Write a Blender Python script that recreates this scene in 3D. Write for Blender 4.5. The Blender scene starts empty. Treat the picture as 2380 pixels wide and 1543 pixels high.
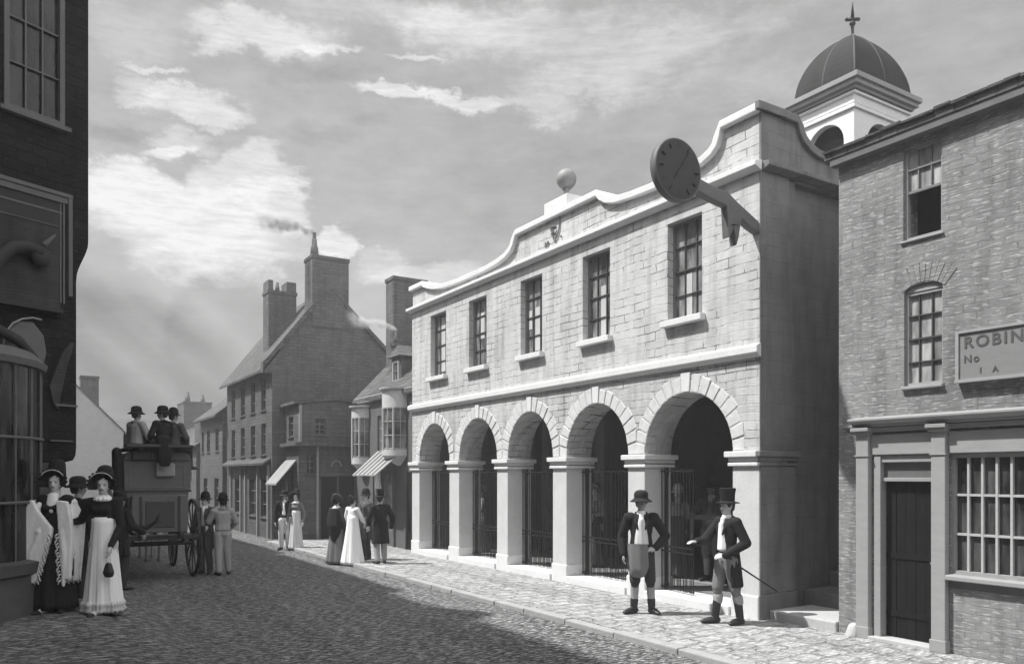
import bpy, bmesh, math, random
from mathutils import Vector, Matrix, geometry, noise
R = math.radians
rnd = random.Random(7)
SC = bpy.context.scene
COL = SC.collection

# ------------------------------------------------------------------ camera, world, sun, exposure
THETA = R(32.126)                       # street direction is +Y, the camera looks 32 degrees to the right of it
cam_data = bpy.data.cameras.new('camera')
cam = bpy.data.objects.new('camera', cam_data); COL.objects.link(cam)
cam.location = (0, 0, 2.0); cam.rotation_euler = (R(90), 0, -THETA)
cam_data.lens = 27.634; cam_data.sensor_width = 36; cam_data.shift_y = 0.1401; cam_data.clip_end = 600
SC.camera = cam
SC.view_settings.view_transform = 'Standard'; SC.view_settings.look = 'None'
SC.view_settings.exposure = 0.95; SC.view_settings.gamma = 1.0; SC.view_settings.use_curve_mapping = False
SC.cycles.use_denoising = True
SC.cycles.max_bounces = 6; SC.cycles.volume_bounces = 0

SUN_EL = R(57); SUN_H = Vector((-0.85, 0.53)).normalized()
to_sun = Vector((SUN_H.x*math.cos(SUN_EL), SUN_H.y*math.cos(SUN_EL), math.sin(SUN_EL)))
sl = bpy.data.lights.new('sun', 'SUN'); sl.energy = 3.9; sl.angle = R(1.0); sl.color = (1.0, 0.995, 0.985)
so = bpy.data.objects.new('sun', sl); COL.objects.link(so)
so.rotation_euler = (-to_sun).to_track_quat('-Z', 'Y').to_euler()

class NT:
    """tiny node-tree writer"""
    def __init__(s, tree): s.t = tree; s.L = tree.links
    def n(s, typ, ins=None, **props):
        nd = s.t.nodes.new(typ)
        for k, v in props.items(): setattr(nd, k, v)
        for k, v in (ins or {}).items():
            if isinstance(v, bpy.types.NodeSocket): s.L.new(v, nd.inputs[k])
            else: nd.inputs[k].default_value = v
        return nd
    def m(s, op, a, b=0.0, c=0.0, clamp=False):
        nd = s.n('ShaderNodeMath', {0: a, 1: b, 2: c}, operation=op); nd.use_clamp = clamp
        return nd.outputs[0]
    def mr(s, v, a, b, c, d, smooth=True):
        nd = s.n('ShaderNodeMapRange', {0: v, 1: a, 2: b, 3: c, 4: d}, interpolation_type='SMOOTHSTEP' if smooth else 'LINEAR')
        return nd.outputs[0]
    def vm(s, op, a, b=(0, 0, 0)):
        return s.n('ShaderNodeVectorMath', {0: a, 1: b}, operation=op).outputs[0]
    def noise(s, vec, scale, detail=4, rough=.55, dist=0.0):
        return s.n('ShaderNodeTexNoise', {'Vector': vec, 'Scale': scale, 'Detail': detail, 'Roughness': rough, 'Distortion': dist}).outputs[0]
    def xyz(s, x=0., y=0., z=0.):
        return s.n('ShaderNodeCombineXYZ', {0: x, 1: y, 2: z}).outputs[0]

def build_world():
    w = bpy.data.worlds.new('World'); SC.world = w; w.use_nodes = True
    t = w.node_tree; t.nodes.clear(); N = NT(t)
    d = N.n('ShaderNodeTexCoord').outputs['Generated']
    sep = N.n('ShaderNodeSeparateXYZ', {0: d}); x, y, z = sep.outputs
    # azimuth (from the street's general heading) and elevation, in degrees
    fx = N.m('ADD', N.m('MULTIPLY', x, math.cos(THETA)), N.m('MULTIPLY', y, -math.sin(THETA)))
    fy = N.m('ADD', N.m('MULTIPLY', x, math.sin(THETA)), N.m('MULTIPLY', y, math.cos(THETA)))
    az = N.m('MULTIPLY', N.m('ARCTAN2', fx, fy), 57.2958)
    el = N.m('MULTIPLY', N.m('ARCSINE', z), 57.2958)
    # warp for ragged cloud edges
    vv = N.xyz(az, N.m('MULTIPLY', el, 1.7), 0.)
    w1 = N.n('ShaderNodeTexNoise', {'Vector': vv, 'Scale': .20, 'Detail': 9, 'Roughness': .70}).outputs[1]
    w1 = N.vm('MULTIPLY', N.vm('SUBTRACT', w1, (.5, .5, .5)), (8.5, 5.5, 0))
    P0 = N.xyz(az, el, 0.)
    def px(a, b):
        A = math.atan((a-1190)/1827); E = math.atan((1105-b)/1827*math.cos(A)); return math.degrees(A), math.degrees(E)
    def blob(a, b, ra, rb, amp, rot=0, soft=.5, wp=1.):
        c = px(a, b); k = math.degrees(1/1827)*.85
        P = N.vm('ADD', P0, N.vm('MULTIPLY', w1, (wp, wp, 0)))
        mp = N.n('ShaderNodeMapping', {0: P, 1: (c[0], c[1], 0), 2: (0, 0, R(rot)), 3: (ra*k, rb*k, 1)}, vector_type='TEXTURE').outputs[0]
        ln = N.n('ShaderNodeVectorMath', {0: mp}, operation='LENGTH').outputs['Value']
        return N.m('MULTIPLY', N.mr(ln, 1.0, soft, 0., 1.), amp*.66)
    tot = None
    for b in [  # x, y, rx, ry (2380-wide reference), amplitude, rotation, softness, warp amount
        (330, 450, 190, 75, .30, 0, .6, 1), (570, 415, 160, 90, .24, 8, .6, 1), (440, 510, 300, 120, .26, 0, .45, 1), (640, 480, 120, 75, .22, 0, .6, 1), (560, 570, 230, 90, .18, 0, .4, 1),
        (395, 352, 80, 13, .30, 17, .5, .35), (780, 570, 62, 48, .38, 0, .6, .6), (925, 222, 120, 20, .36, -2, .55, .6), (1060, 235, 170, 22, .26, -5, .4, .8), (1260, 255, 150, 38, .16, -6, .3, 1),
        (610, 78, 250, 52, .26, 3, .4, 1), (760, 110, 120, 14, .2, 2, .4, .8), (975, 138, 95, 8, .22, 3, .4, .4), (1100, 60, 300, 85, .22, 0, .3, 1), (1450, 130, 340, 120, .15, -3, .2, 1.2), (1700, 60, 260, 60, .07, 6, .2, 1.2),
        (360, 162, 120, 13, .22, 5, .4, .8), (450, 243, 170, 50, .24, 8, .45, 1), (320, 215, 110, 40, .14, 0, .4, 1), (290, 80, 170, 110, .07, 0, .1, 1), (1000, 645, 230, 52, .20, 0, .5, .8), (880, 610, 90, 40, .12, 0, .4, 1),
        (900, 30, 520, 60, .10, 0, .1, 1.2), (1330, 205, 260, 50, .12, -4, .2, 1.2), (1750, 200, 220, 60, .05, 8, .1, 1.2), (420, 330, 110, 30, .12, 10, .3, 1), (700, 168, 240, 34, -.06, 2, .2, .8), (270, 315, 95, 40, -.07, 0, .4, .8), (1200, 28, 170, 18, -.05, 0, .3, .6), (1300, 430, 520, 150, -.035, 4, .2, 1), (760, 300, 200, 35, -.05, 8, .2, 1),
        (330, 880, 380, 230, -.20, -32, .6, .15), (470, 600, 250, 70, .20, 0, .4, 1), (250, 480, 120, 90, .12, 0, .4, 1), (640, 800, 200, 150, -.06, 20, .4, .2)]:
        o = blob(*b); tot = o if tot is None else N.m('ADD', tot, o)
    # thick cloud saturates softly, so that its own billows stay visible
    tot = N.m('SUBTRACT', N.m('MULTIPLY', N.m('SUBTRACT', 1., N.m('EXPONENT', N.m('MULTIPLY', N.m('MAXIMUM', tot, 0.), -4.2))), .31), N.m('MAXIMUM', N.m('MULTIPLY', tot, -1.), 0.))
    # dull humped mist banks low on the left, in front of the white cloud
    for b in [(515, 800, 150, 200, .16, 0, .82, .22), (270, 960, 420, 190, .05, -36, .85, .15), (700, 760, 110, 170, .06, 0, .7, .3)]:
        h_ = blob(*b); tot = N.m('SUBTRACT', tot, N.m('MULTIPLY', h_, N.m('ADD', .45, N.m('MULTIPLY', N.m('MAXIMUM', tot, 0.), 3.))))
    # fine cloud mottling and faint slanting rays low on the left
    n2 = N.noise(N.xyz(az, N.m('MULTIPLY', el, 2.2), 0.), .22, 9, .68)
    n3 = N.noise(N.xyz(N.m('MULTIPLY', az, .5), N.m('MULTIPLY', el, 3.0), 3.1), .9, 6, .7)
    mott = N.m('MULTIPLY', N.m('SUBTRACT', n2, .5), .16)
    mott = N.m('ADD', mott, N.m('MULTIPLY', N.m('SUBTRACT', n3, .5), N.m('ADD', .05, N.m('MULTIPLY', N.m('MAXIMUM', tot, 0.), 1.7))))
    ray = N.noise(N.xyz(N.m('ADD', N.m('MULTIPLY', az, .75), N.m('MULTIPLY', el, .8)), 0., 0.), .35, 2, .5)
    rmask = N.m('MULTIPLY', N.mr(az, -16., -24., 0., 1.), N.mr(el, 17., 8., 0., 1.))
    mott = N.m('ADD', mott, N.m('MULTIPLY', N.m('MULTIPLY', N.m('SUBTRACT', ray, .5), rmask), .25))
    sky = N.n('ShaderNodeTexSky', sky_type='NISHITA', sun_disc=False, sun_elevation=SUN_EL, sun_rotation=math.atan2(SUN_H.x, SUN_H.y))
    bw = N.n('ShaderNodeRGBToBW', {0: sky.outputs[0]}).outputs[0]
    nish = N.m('MULTIPLY', N.m('MINIMUM', bw, 4.0), .16)                   # the clear part of the sky, in grey
    base = N.m('ADD', N.m('ADD', .182, N.mr(az, 10., -25., 0., .028)), N.m('MULTIPLY', nish, .06))
    val = N.m('MAXIMUM', N.m('ADD', N.m('ADD', base, tot), mott), .06)
    val = N.m('MINIMUM', val, .50)
    # added fill: unseen sky overhead and behind the viewer brightened to lift the shade
    val = N.m('MULTIPLY', val, N.m('ADD', 1., N.m('MULTIPLY', N.mr(fy, .35, -.35, 0., 4.6), N.mr(el, 4., 25., .2, 1.))))
    gnd = N.mr(z, -.02, 0.0, .10, 1.0)                                      # nothing bright below the horizon
    val = N.m('MULTIPLY', N.m('MULTIPLY', val, gnd), 10.0)
    bg = N.n('ShaderNodeBackground', {0: N.n('ShaderNodeCombineColor', {0: val, 1: val, 2: val}).outputs[0], 1: .1})
    out = N.n('ShaderNodeOutputWorld', {0: bg.outputs[0]})
build_world()

# ------------------------------------------------------------------ materials (the place is seen in greys)
def new_mat(name):
    m = bpy.data.materials.new(name); m.use_nodes = True; m.node_tree.nodes.clear(); return m, NT(m.node_tree)
def finish(N, val, rough=.85, height=None, bump=.3, dist=.02, metal=0., spec=.3):
    val = N.m('MAXIMUM', val, .004)
    p = N.n('ShaderNodeBsdfPrincipled', {'Base Color': N.n('ShaderNodeCombineColor', {0: val, 1: val, 2: val}).outputs[0], 'Roughness': rough, 'Metallic': metal, 'Specular IOR Level': spec})
    if height is not None:
        N.L.new(N.n('ShaderNodeBump', {'Strength': bump, 'Distance': dist, 'Height': height}).outputs[0], p.inputs['Normal'])
    N.n('ShaderNodeOutputMaterial', {0: p.outputs[0]})
def plain(name, base, rough=.8, var=.25, scale=6., bump=.25, stretch=(1, 1, 1), fine=.26, metal=0., spec=.3, dist=.01):
    m, N = new_mat(name)
    c = N.vm('MULTIPLY', N.n('ShaderNodeTexCoord').outputs['Object'], stretch)
    a = N.noise(c, scale, 5, .6); b = N.noise(c, scale*9, 4, .7)
    v = N.m('ADD', 1., N.m('ADD', N.m('MULTIPLY', N.m('SUBTRACT', a, .5), 2*var), N.m('MULTIPLY', N.m('SUBTRACT', b, .5), 2*fine)))
    finish(N, N.m('MULTIPLY', v, base), rough, N.m('ADD', a, N.m('MULTIPLY', b, .4)), bump, dist, metal, spec)
    return m
def masonry(name, base, bw=.6, bh=.25, joint=.55, tint=.12, hatch=.10, var=.18, bump=.5, mortar=.012, light=.0, jlo=.42, jhi=.58, warp=.03, fleck=0.):
    """coursed stone or brick: broken joint lines, block to block tint, fine horizontal tooling"""
    m, N = new_mat(name)
    o = N.n('ShaderNodeTexCoord').outputs['Object']
    s = N.n('ShaderNodeSeparateXYZ', {0: o})
    u = N.m('ADD', s.outputs[0], s.outputs[1]); v = s.outputs[2]
    uv = N.xyz(u, v, 0.)
    wv = N.n('ShaderNodeTexNoise', {'Vector': o, 'Scale': 2.2, 'Detail': 3}).outputs[1]
    uvw = N.vm('ADD', uv, N.vm('MULTIPLY', N.vm('SUBTRACT', wv, (.5, .5, .5)), (warp*2.5, warp, 0)))
    br = N.n('ShaderNodeTexBrick', {'Vector': uvw, 'Color1': (1-tint,)*3+(1,), 'Color2': (1+tint,)*3+(1,), 'Mortar': (1, 1, 1, 1), 'Scale': 1., 'Mortar Size': mortar,
               'Mortar Smooth': .25, 'Bias': 0., 'Brick Width': bw, 'Row Height': bh}, offset=.5, squash=1.0)
    col = N.n('ShaderNodeSeparateColor', {0: br.outputs[0]}).outputs[0]; mort = br.outputs[1]
    jm = N.mr(N.noise(o, 1.9, 6, .72), jlo, jhi, .05, 1.)
    big = N.noise(o, .7, 5, .62); med = N.noise(o, 4.5, 5, .6)
    ht = N.noise(N.xyz(N.m('MULTIPLY', u, 6.), N.m('MULTIPLY', v, 75.), 0.), 1., 3, .6)
    ht2 = N.mr(N.noise(N.xyz(N.m('MULTIPLY', u, 9.), N.m('MULTIPLY', v, 48.), 5.), 1., 2, .5), .56, .66, 0., 1.)
    val = N.m('MULTIPLY', col, N.m('ADD', 1., N.m('ADD', N.m('MULTIPLY', N.m('SUBTRACT', big, .5), var*2), N.m('MULTIPLY', N.m('SUBTRACT', med, .5), var*1.6))))
    val = N.m('MULTIPLY', val, N.m('ADD', 1., N.m('MULTIPLY', N.m('SUBTRACT', ht, .5), hatch*2.4)))
    val = N.m('MULTIPLY', val, N.m('SUBTRACT', 1., N.m('MULTIPLY', N.m('MULTIPLY', mort, jm), joint)))
    stk = N.noise(N.xyz(N.m('MULTIPLY', u, 5.), N.m('MULTIPLY', v, .55), 9.), 1., 4, .6)          # rain streaks
    val = N.m('MULTIPLY', val, N.m('ADD', 1., N.m('MULTIPLY', N.m('MINIMUM', N.m('SUBTRACT', stk, .54), 0.), 1.3)))
    val = N.m('MULTIPLY', val, base)
    if fleck: val = N.m('ADD', val, N.m('MULTIPLY', ht2, fleck))
    hgt = N.m('ADD', N.m('MULTIPLY', mort, -1.), N.m('ADD', N.m('MULTIPLY', med, .5), N.m('MULTIPLY', ht, .35)))
    finish(N, val, .9, hgt, bump, .012, spec=.15)
    return m
def setts(name, base, bw, bh, joint, bump, var=.3, rot=0., fleck=.0):
    m, N = new_mat(name)
    o = N.n('ShaderNodeTexCoord').outputs['Object']
    o2 = N.n('ShaderNodeMapping', {0: o, 2: (0, 0, rot)}).outputs[0]
    wv = N.n('ShaderNodeTexNoise', {'Vector': o, 'Scale': 3., 'Detail': 4, 'Roughness': .6}).outputs[1]
    uv = N.vm('ADD', o2, N.vm('MULTIPLY', N.vm('SUBTRACT', wv, (.5, .5, .5)), (.34, .22, 0)))
    br = N.n('ShaderNodeTexBrick', {'Vector': uv, 'Color1': (.86,)*3+(1,), 'Color2': (1.12,)*3+(1,), 'Mortar': (1, 1, 1, 1), 'Scale': 1., 'Mortar Size': bh*.15,
               'Mortar Smooth': .6, 'Bias': 0., 'Brick Width': bw, 'Row Height': bh}, offset=.5)
    col = N.n('ShaderNodeSeparateColor', {0: br.outputs[0]}).outputs[0]; mort = br.outputs[1]
    big = N.noise(o, .45, 6, .65); med = N.noise(o, 7., 6, .7)
    stv = N.n('ShaderNodeMapping', {0: o, 2: (0, 0, THETA), 3: (8., 30., 1.)}).outputs[0]
    st = N.noise(stv, 1., 4, .65)
    rut = N.noise(N.vm('MULTIPLY', o, (2.4, .13, 1.)), 1., 3, .6)                         # worn wheel tracks along the street
    col = N.m('MULTIPLY', col, N.m('ADD', 1., N.m('MULTIPLY', N.m('SUBTRACT', rut, .5), 1.3)))
    val = N.m('MULTIPLY', col, N.m('ADD', 1., N.m('ADD', N.m('MULTIPLY', N.m('SUBTRACT', big, .5), var*2.4), N.m('MULTIPLY', N.m('SUBTRACT', med, .5), var*2.))))
    val = N.m('MULTIPLY', val, N.m('ADD', 1., N.m('MULTIPLY', N.m('SUBTRACT', st, .5), 1.5)))
    val = N.m('MULTIPLY', N.m('MULTIPLY', val, N.m('SUBTRACT', 1., N.m('MULTIPLY', mort, joint))), base)
    if fleck: val = N.m('ADD', val, N.m('MULTIPLY', N.mr(st, .50, .60, 0., 1.), fleck))
    hgt = N.m('ADD', N.m('MULTIPLY', mort, -1.), N.m('ADD', N.m('MULTIPLY', med, .7), N.m('MULTIPLY', st, .5)))
    finish(N, val, .85, hgt, bump, .03, spec=.25)
    return m
def glass(name, base, rough=.12, var=.6, spec=.5):
    m, N = new_mat(name)
    o = N.n('ShaderNodeTexCoord').outputs['Object']
    s = N.n('ShaderNodeSeparateXYZ', {0: o})
    a = N.noise(N.xyz(N.m('MULTIPLY', N.m('ADD', s.outputs[0], s.outputs[1]), 6.), N.m('MULTIPLY', s.outputs[2], 1.3), 0.), 1., 3, .6)
    val = N.m('MULTIPLY', N.mr(a, .3, .75, 1-var, 1+var*1.1), base)
    finish(N, val, rough, N.noise(o, 9., 2), .12, .01, spec=spec)
    return m

M = {}
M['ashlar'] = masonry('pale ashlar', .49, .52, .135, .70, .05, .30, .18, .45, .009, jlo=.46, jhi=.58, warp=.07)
M['arcade'] = masonry('pale arcade stone', .47, .38, .12, .75, .08, .30, .20, .55, .010, jlo=.44, jhi=.62, warp=.07)
M['trim'] = plain('pale dressed stone', .62, .85, .14, 3., .3, (1, 1, 1), .16)
M['pier'] = plain('smooth pier stone', .52, .85, .16, 3., .3, (1, 1, 1), .18)
M['voussoir'] = plain('voussoir stone', .54, .9, .26, 7., .5, (1, 1, 1), .25)
M['side'] = masonry('shade-darkened side stone', .17, .6, .2, .22, .05, .16, .32, .5, .009, jlo=.48, jhi=.66)  # pale stone with the shade of the sunless side put into its colour
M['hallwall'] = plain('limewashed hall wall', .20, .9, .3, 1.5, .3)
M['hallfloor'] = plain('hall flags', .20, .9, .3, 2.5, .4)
M['shop'] = masonry('grey shop brick', .215, .30, .095, .34, .07, .30, .30, 1.0, .009, fleck=.16, jlo=.52, jhi=.70, warp=.10)
M['shoptrim'] = plain('grey painted shopfront', .28, .6, .16, 5., .15, (1, 1, 3), .10)
M['brickdark'] = masonry('smoky brick', .10, .30, .11, .5, .18, .16, .25, .7, .012, fleck=.035)
M['rowwall'] = masonry('row house brick', .10, .36, .14, .4, .15, .14, .25, .6, .012, fleck=.02)
M['render'] = plain('stained render', .10, .9, .3, 1.4, .3)
M['palerender'] = plain('pale render', .26, .85, .22, 2., .25)
M['bow'] = plain('pale painted bow', .50, .6, .15, 4., .1)
M['tile'] = masonry('roof tile', .10, .22, .12, .55, .2, .14, .3, 1.0, .016, fleck=.03)
M['slate'] = masonry('roof slate', .10, .3, .16, .5, .2, .12, .3, .8, .014)
M['lead'] = plain('dome lead', .026, .85, .5, 3.0, .3, (1, 1, .35), .3, spec=.15)
M['turretcornice'] = plain('turret cornice stone', .24, .85, .2, 3., .2)
M['rib'] = plain('lead roll', .062, .7, .3, 6., .2)
M['turret'] = plain('turret stucco', .60, .85, .06, 3., .15)
M['farwall'] = plain('haze-paled far wall', .33, .9, .15, .6, .1)  # pale tone puts the haze of distance into the wall colour
M['void'] = plain('dark opening', .010, .95, .2, spec=0.)  # near-black colour standing in for the shade inside openings
M['darkhouse'] = masonry('near-black wall', .016, .40, .15, .35, .22, .22, .5, .9, .012, fleck=.022)  # one very dark base colour for the corner house
M['darkwood'] = plain('dark carved wood', .026, .6, .4, 6., .4, (1, 1, 1), .25)
M['darktrim'] = plain('dark moulding', .11, .55, .3, 5., .3, (1, 1, 1), .2)
M['darkpanel'] = masonry('boarded panel', .055, 3., .05, .35, .1, .3, .3, .5, .006)
M['glassdark'] = glass('dark panes', .022, .15, .8, .4)
M['glass'] = glass('window panes', .17, .10, .75, .5)
M['glasslight'] = glass('pale panes', .30, .12, .55, .5)
M['barpale'] = plain('pale glazing bar', .38, .6, .1)
M['bardark'] = plain('dark glazing bar', .05, .6, .1)
M['barmid'] = plain('grey glazing bar', .16, .6, .1)
M['curtain'] = plain('window curtain', .46, .9, .2, 8., .3, (1, 1, .3))
M['iron'] = plain('wrought iron', .022, .5, .3, 8., .2, metal=.3)
M['clockface'] = plain('clock dial', .020, .55, .4, 8., .1)
M['clockrim'] = plain('clock case', .11, .6, .15, 6., .1)
M['door'] = plain('dark door boards', .011, .8, .6, 5., .4, (3, 3, .5), .3, spec=.1)
M['doorgrey'] = plain('grey boards', .12, .7, .3, 5., .4, (3, 3, .5), .2)
M['road'] = setts('cobbled road', .10, .17, .085, .5, 1.0, .42, 0., .26)
M['pave'] = setts('flagged pavement', .27, .40, .26, .22, .9, .30, .0, .16)
M['kerb'] = plain('kerb stone', .30, .9, .3, 4., .5)
M['step'] = plain('step stone', .40, .9, .18, 4., .3)
M['coach'] = plain('dark coach paint', .10, .45, .3, 4., .1, spec=.4)
M['coachroof'] = plain('coach roof leather', .055, .7, .3, 6., .2)
M['wood'] = plain('wheel wood', .050, .7, .3, 8., .2)
M['woodpale'] = plain('worn wood', .14, .8, .3, 8., .2)
M['skin'] = plain('skin', .52, .6, .08, 20., .05)
M['skinshade'] = plain('tanned skin', .30, .6, .08, 20., .05)
M['hair'] = plain('dark hair', .03, .7, .3, 30., .3)
M['lip'] = plain('lips', .20, .6, .1)
M['feature'] = plain('eyes and lips', .03, .5, .1)
def cloth(name, b, var=.25, fine=.2): return plain(name, b, .9, var, 9., .6, (1, 1, .35), fine, dist=.012)
M['black'] = cloth('black cloth', .014); M['charcoal'] = cloth('charcoal cloth', .035); M['darkgrey'] = cloth('dark grey cloth', .075)
M['grey'] = cloth('grey cloth', .16); M['lightgrey'] = cloth('light grey cloth', .30); M['white'] = cloth('white muslin', .84, .12, .12)
M['offwhite'] = cloth('off white linen', .60, .15, .15); M['shawl'] = cloth('pale fringed wool', .74, .3, .3)
M['leather'] = plain('black leather', .016, .4, .3, 10., .15, spec=.5); M['felt'] = plain('black felt', .012, .85, .2)
M['straw'] = plain('hat band', .5, .8, .2); M['horse'] = plain('bay horse coat', .06, .6, .3, 5., .1); M['horsepale'] = plain('grey horse coat', .28, .6, .3, 5., .1)

# ------------------------------------------------------------------ mesh helpers
WM = {}
I4 = Matrix.Identity(4)
def xwall(x, y0=0., z0=0.):     # wall facing -X: local x -> -Y, local y (inward) -> +X, local z up
    return Matrix(((0, 1, 0, x), (-1, 0, 0, y0), (0, 0, 1, z0), (0, 0, 0, 1)))
def ywall(y, x0=0., z0=0.):     # wall facing -Y
    return Matrix.Translation((x0, y, z0))
class MB:
    def __init__(s, mtx=None): s.v = []; s.f = []; s.M = mtx or I4
    def add(s, vs, fs):
        b = len(s.v); s.v += [tuple(s.M @ Vector(p)) for p in vs]; s.f += [tuple(i+b for i in f) for f in fs]; return s
    def box(s, x0, x1, y0, y1, z0, z1):
        return s.add([(x0, y0, z0), (x1, y0, z0), (x1, y1, z0), (x0, y1, z0), (x0, y0, z1), (x1, y0, z1), (x1, y1, z1), (x0, y1, z1)],
              [(0, 3, 2, 1), (4, 5, 6, 7), (0, 1, 5, 4), (1, 2, 6, 5), (2, 3, 7, 6), (3, 0, 4, 7)])
    def slab(s, outer, holes, y0, y1):
        """polygon in (x, z) with holes, extruded from y0 to y1"""
        loops = [outer]+list(holes)
        pts = [Vector((p[0], p[1], 0)) for l in loops for p in l]
        tri = geometry.tessellate_polygon([[Vector((p[0], p[1], 0)) for p in l] for l in loops])
        n = len(pts)
        vs = [(p.x, y0, p.y) for p in pts]+[(p.x, y1, p.y) for p in pts]
        fs = [tuple(t) for t in tri]+[tuple(i+n for i in reversed(t)) for t in tri]
        b = 0
        for l in loops:
            k = len(l)
            for i in range(k):
                j = (i+1) % k; fs.append((b+i, b+j, b+j+n, b+i+n))
            b += k
        return s.add(vs, fs)
    def prof(s, poly, x0, x1):
        """polygon in (y, z) extruded along x"""
        n = len(poly)
        vs = [(x0, p[0], p[1]) for p in poly]+[(x1, p[0], p[1]) for p in poly]
        fs = [tuple(range(n)), tuple(reversed(range(n, 2*n)))]+[(i, (i+1) % n, (i+1) % n+n, i+n) for i in range(n)]
        return s.add(vs, fs)
    def tube(s, path, r, n=8, cap=True):
        path = [Vector(p) for p in path]; rs = r if isinstance(r, (list, tuple)) else [r]*len(path)
        vs = []; fs = []; up = None
        for i, p in enumerate(path):
            t = (path[min(i+1, len(path)-1)]-path[max(i-1, 0)]).normalized()
            if up is None:
                up = Vector((0, 0, 1)) if abs(t.z) < .9 else Vector((1, 0, 0))
            a = t.cross(up).normalized(); b = a.cross(t).normalized(); up = b
            for k in range(n):
                w = 2*math.pi*k/n; vs.append(p+a*math.cos(w)*rs[i]+b*math.sin(w)*rs[i])
        for i in range(len(path)-1):
            for k in range(n):
                fs.append((i*n+k, i*n+(k+1) % n, (i+1)*n+(k+1) % n, (i+1)*n+k))
        if cap: fs += [tuple(reversed(range(n))), tuple(range(len(vs)-n, len(vs)))]
        return s.add(vs, fs)
    def bar(s, p, q, w, d=None):
        """square bar between two points"""
        p = Vector(p); q = Vector(q); t = (q-p).normalized(); d = d or w
        up = Vector((0, 0, 1)) if abs(t.z) < .9 else Vector((0, 1, 0))
        a = t.cross(up).normalized()*w/2; b = a.cross(t).normalized()*d/2
        vs = [p+a+b, p-a+b, p-a-b, p+a-b, q+a+b, q-a+b, q-a-b, q+a-b]
        return s.add(vs, [(0, 1, 2, 3), (7, 6, 5, 4), (0, 4, 5, 1), (1, 5, 6, 2), (2, 6, 7, 3), (3, 7, 4, 0)])
    def lathe(s, prof, c=(0, 0, 0), n=24, sx=1., sy=1., fn=None, a0=0., a1=None, cap=True):
        vs = []; fs = []; full = a1 is None; a1 = a1 if a1 is not None else a0+2*math.pi
        m = n if full else n+1
        for (r, z) in prof:
            for k in range(m):
                a = a0+(a1-a0)*k/n; rr = r*(fn(a, z) if fn else 1.)
                vs.append((c[0]+rr*math.cos(a)*sx, c[1]+rr*math.sin(a)*sy, c[2]+z))
        for i in range(len(prof)-1):
            for k in range(n):
                k2 = (k+1) % m; fs.append((i*m+k, i*m+k2, (i+1)*m+k2, (i+1)*m+k))
        if full and not cap: pass
        elif full: fs += [tuple(reversed(range(m))), tuple(range(len(vs)-m, len(vs)))]
        else: fs += [tuple(i*m for i in range(len(prof))), tuple(i*m+m-1 for i in reversed(range(len(prof))))]
        return s.add(vs, fs)
    def ell(s, c, r, sub=2):
        bm = bmesh.new(); bmesh.ops.create_icosphere(bm, subdivisions=sub, radius=1.)
        bm.verts.ensure_lookup_table()
        vs = [(c[0]+v.co.x*r[0], c[1]+v.co.y*r[1], c[2]+v.co.z*r[2]) for v in bm.verts]; fs = [tuple(v.index for v in f.verts) for f in bm.faces]
        bm.free(); return s.add(vs, fs)
    def hull(s, c0, r0, c1, r1):
        """rounded tapered limb between two ellipsoids"""
        r0 = (r0,)*3 if not isinstance(r0, tuple) else r0; r1 = (r1,)*3 if not isinstance(r1, tuple) else r1
        bm = bmesh.new()
        for c, r in ((c0, r0), (c1, r1)):
            for q in ICO: bm.verts.new((c[0]+q[0]*r[0], c[1]+q[1]*r[1], c[2]+q[2]*r[2]))
        res = bmesh.ops.convex_hull(bm, input=bm.verts)
        bmesh.ops.delete(bm, geom=[v for v in bm.verts if not v.link_faces], context='VERTS')
        bm.verts.index_update(); bm.verts.ensure_lookup_table()
        s.add([tuple(v.co) for v in bm.verts], [tuple(v.index for v in f.verts) for f in bm.faces]); bm.free(); return s
    def chain(s, pts):
        for (a, ra), (b, rb) in zip(pts, pts[1:]): s.hull(a, ra, b, rb)
        return s
    def build(s, name, mat, parent=None, smooth=False, bevel=0., remesh=0., soften=0):
        me = bpy.data.meshes.new(name); me.from_pydata(s.v, [], s.f)
        bm = bmesh.new(); bm.from_mesh(me); bmesh.ops.recalc_face_normals(bm, faces=bm.faces); bm.to_mesh(me); bm.free()
        o = bpy.data.objects.new(name, me); COL.objects.link(o)
        if remesh:
            md = o.modifiers.new('r', 'REMESH'); md.mode = 'VOXEL'; md.voxel_size = remesh
            if soften:
                ms = o.modifiers.new('s', 'SMOOTH'); ms.factor = .5; ms.iterations = soften
            dg = bpy.context.evaluated_depsgraph_get(); dg.update()
            me2 = bpy.data.meshes.new_from_object(o.evaluated_get(dg)); o.modifiers.clear(); o.data = me2; bpy.data.meshes.remove(me); me = me2; me.name = name
            smooth = True
        me.materials.clear(); me.materials.append(mat)
        if smooth:
            for p in me.polygons: p.use_smooth = True
        if bevel:
            b = o.modifiers.new('bevel', 'BEVEL'); b.width = bevel; b.segments = 2; b.limit_method = 'ANGLE'; b.angle_limit = R(40)
        if parent is not None:
            o.parent = parent
            if parent in WM: o.matrix_parent_inverse = WM[parent].inverted()
            WM[o] = I4 if parent in WM else None
            if WM[o] is None: del WM[o]
        return o
_b = bmesh.new(); bmesh.ops.create_icosphere(_b, subdivisions=2, radius=1.); ICO = [tuple(v.co) for v in _b.verts]; _b.free()
def tag(o, label, cat, group=None, kind=None):
    if label: o['label'] = label
    if cat: o['category'] = cat
    if group: o['group'] = group
    if kind: o['kind'] = kind
    return o
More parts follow.
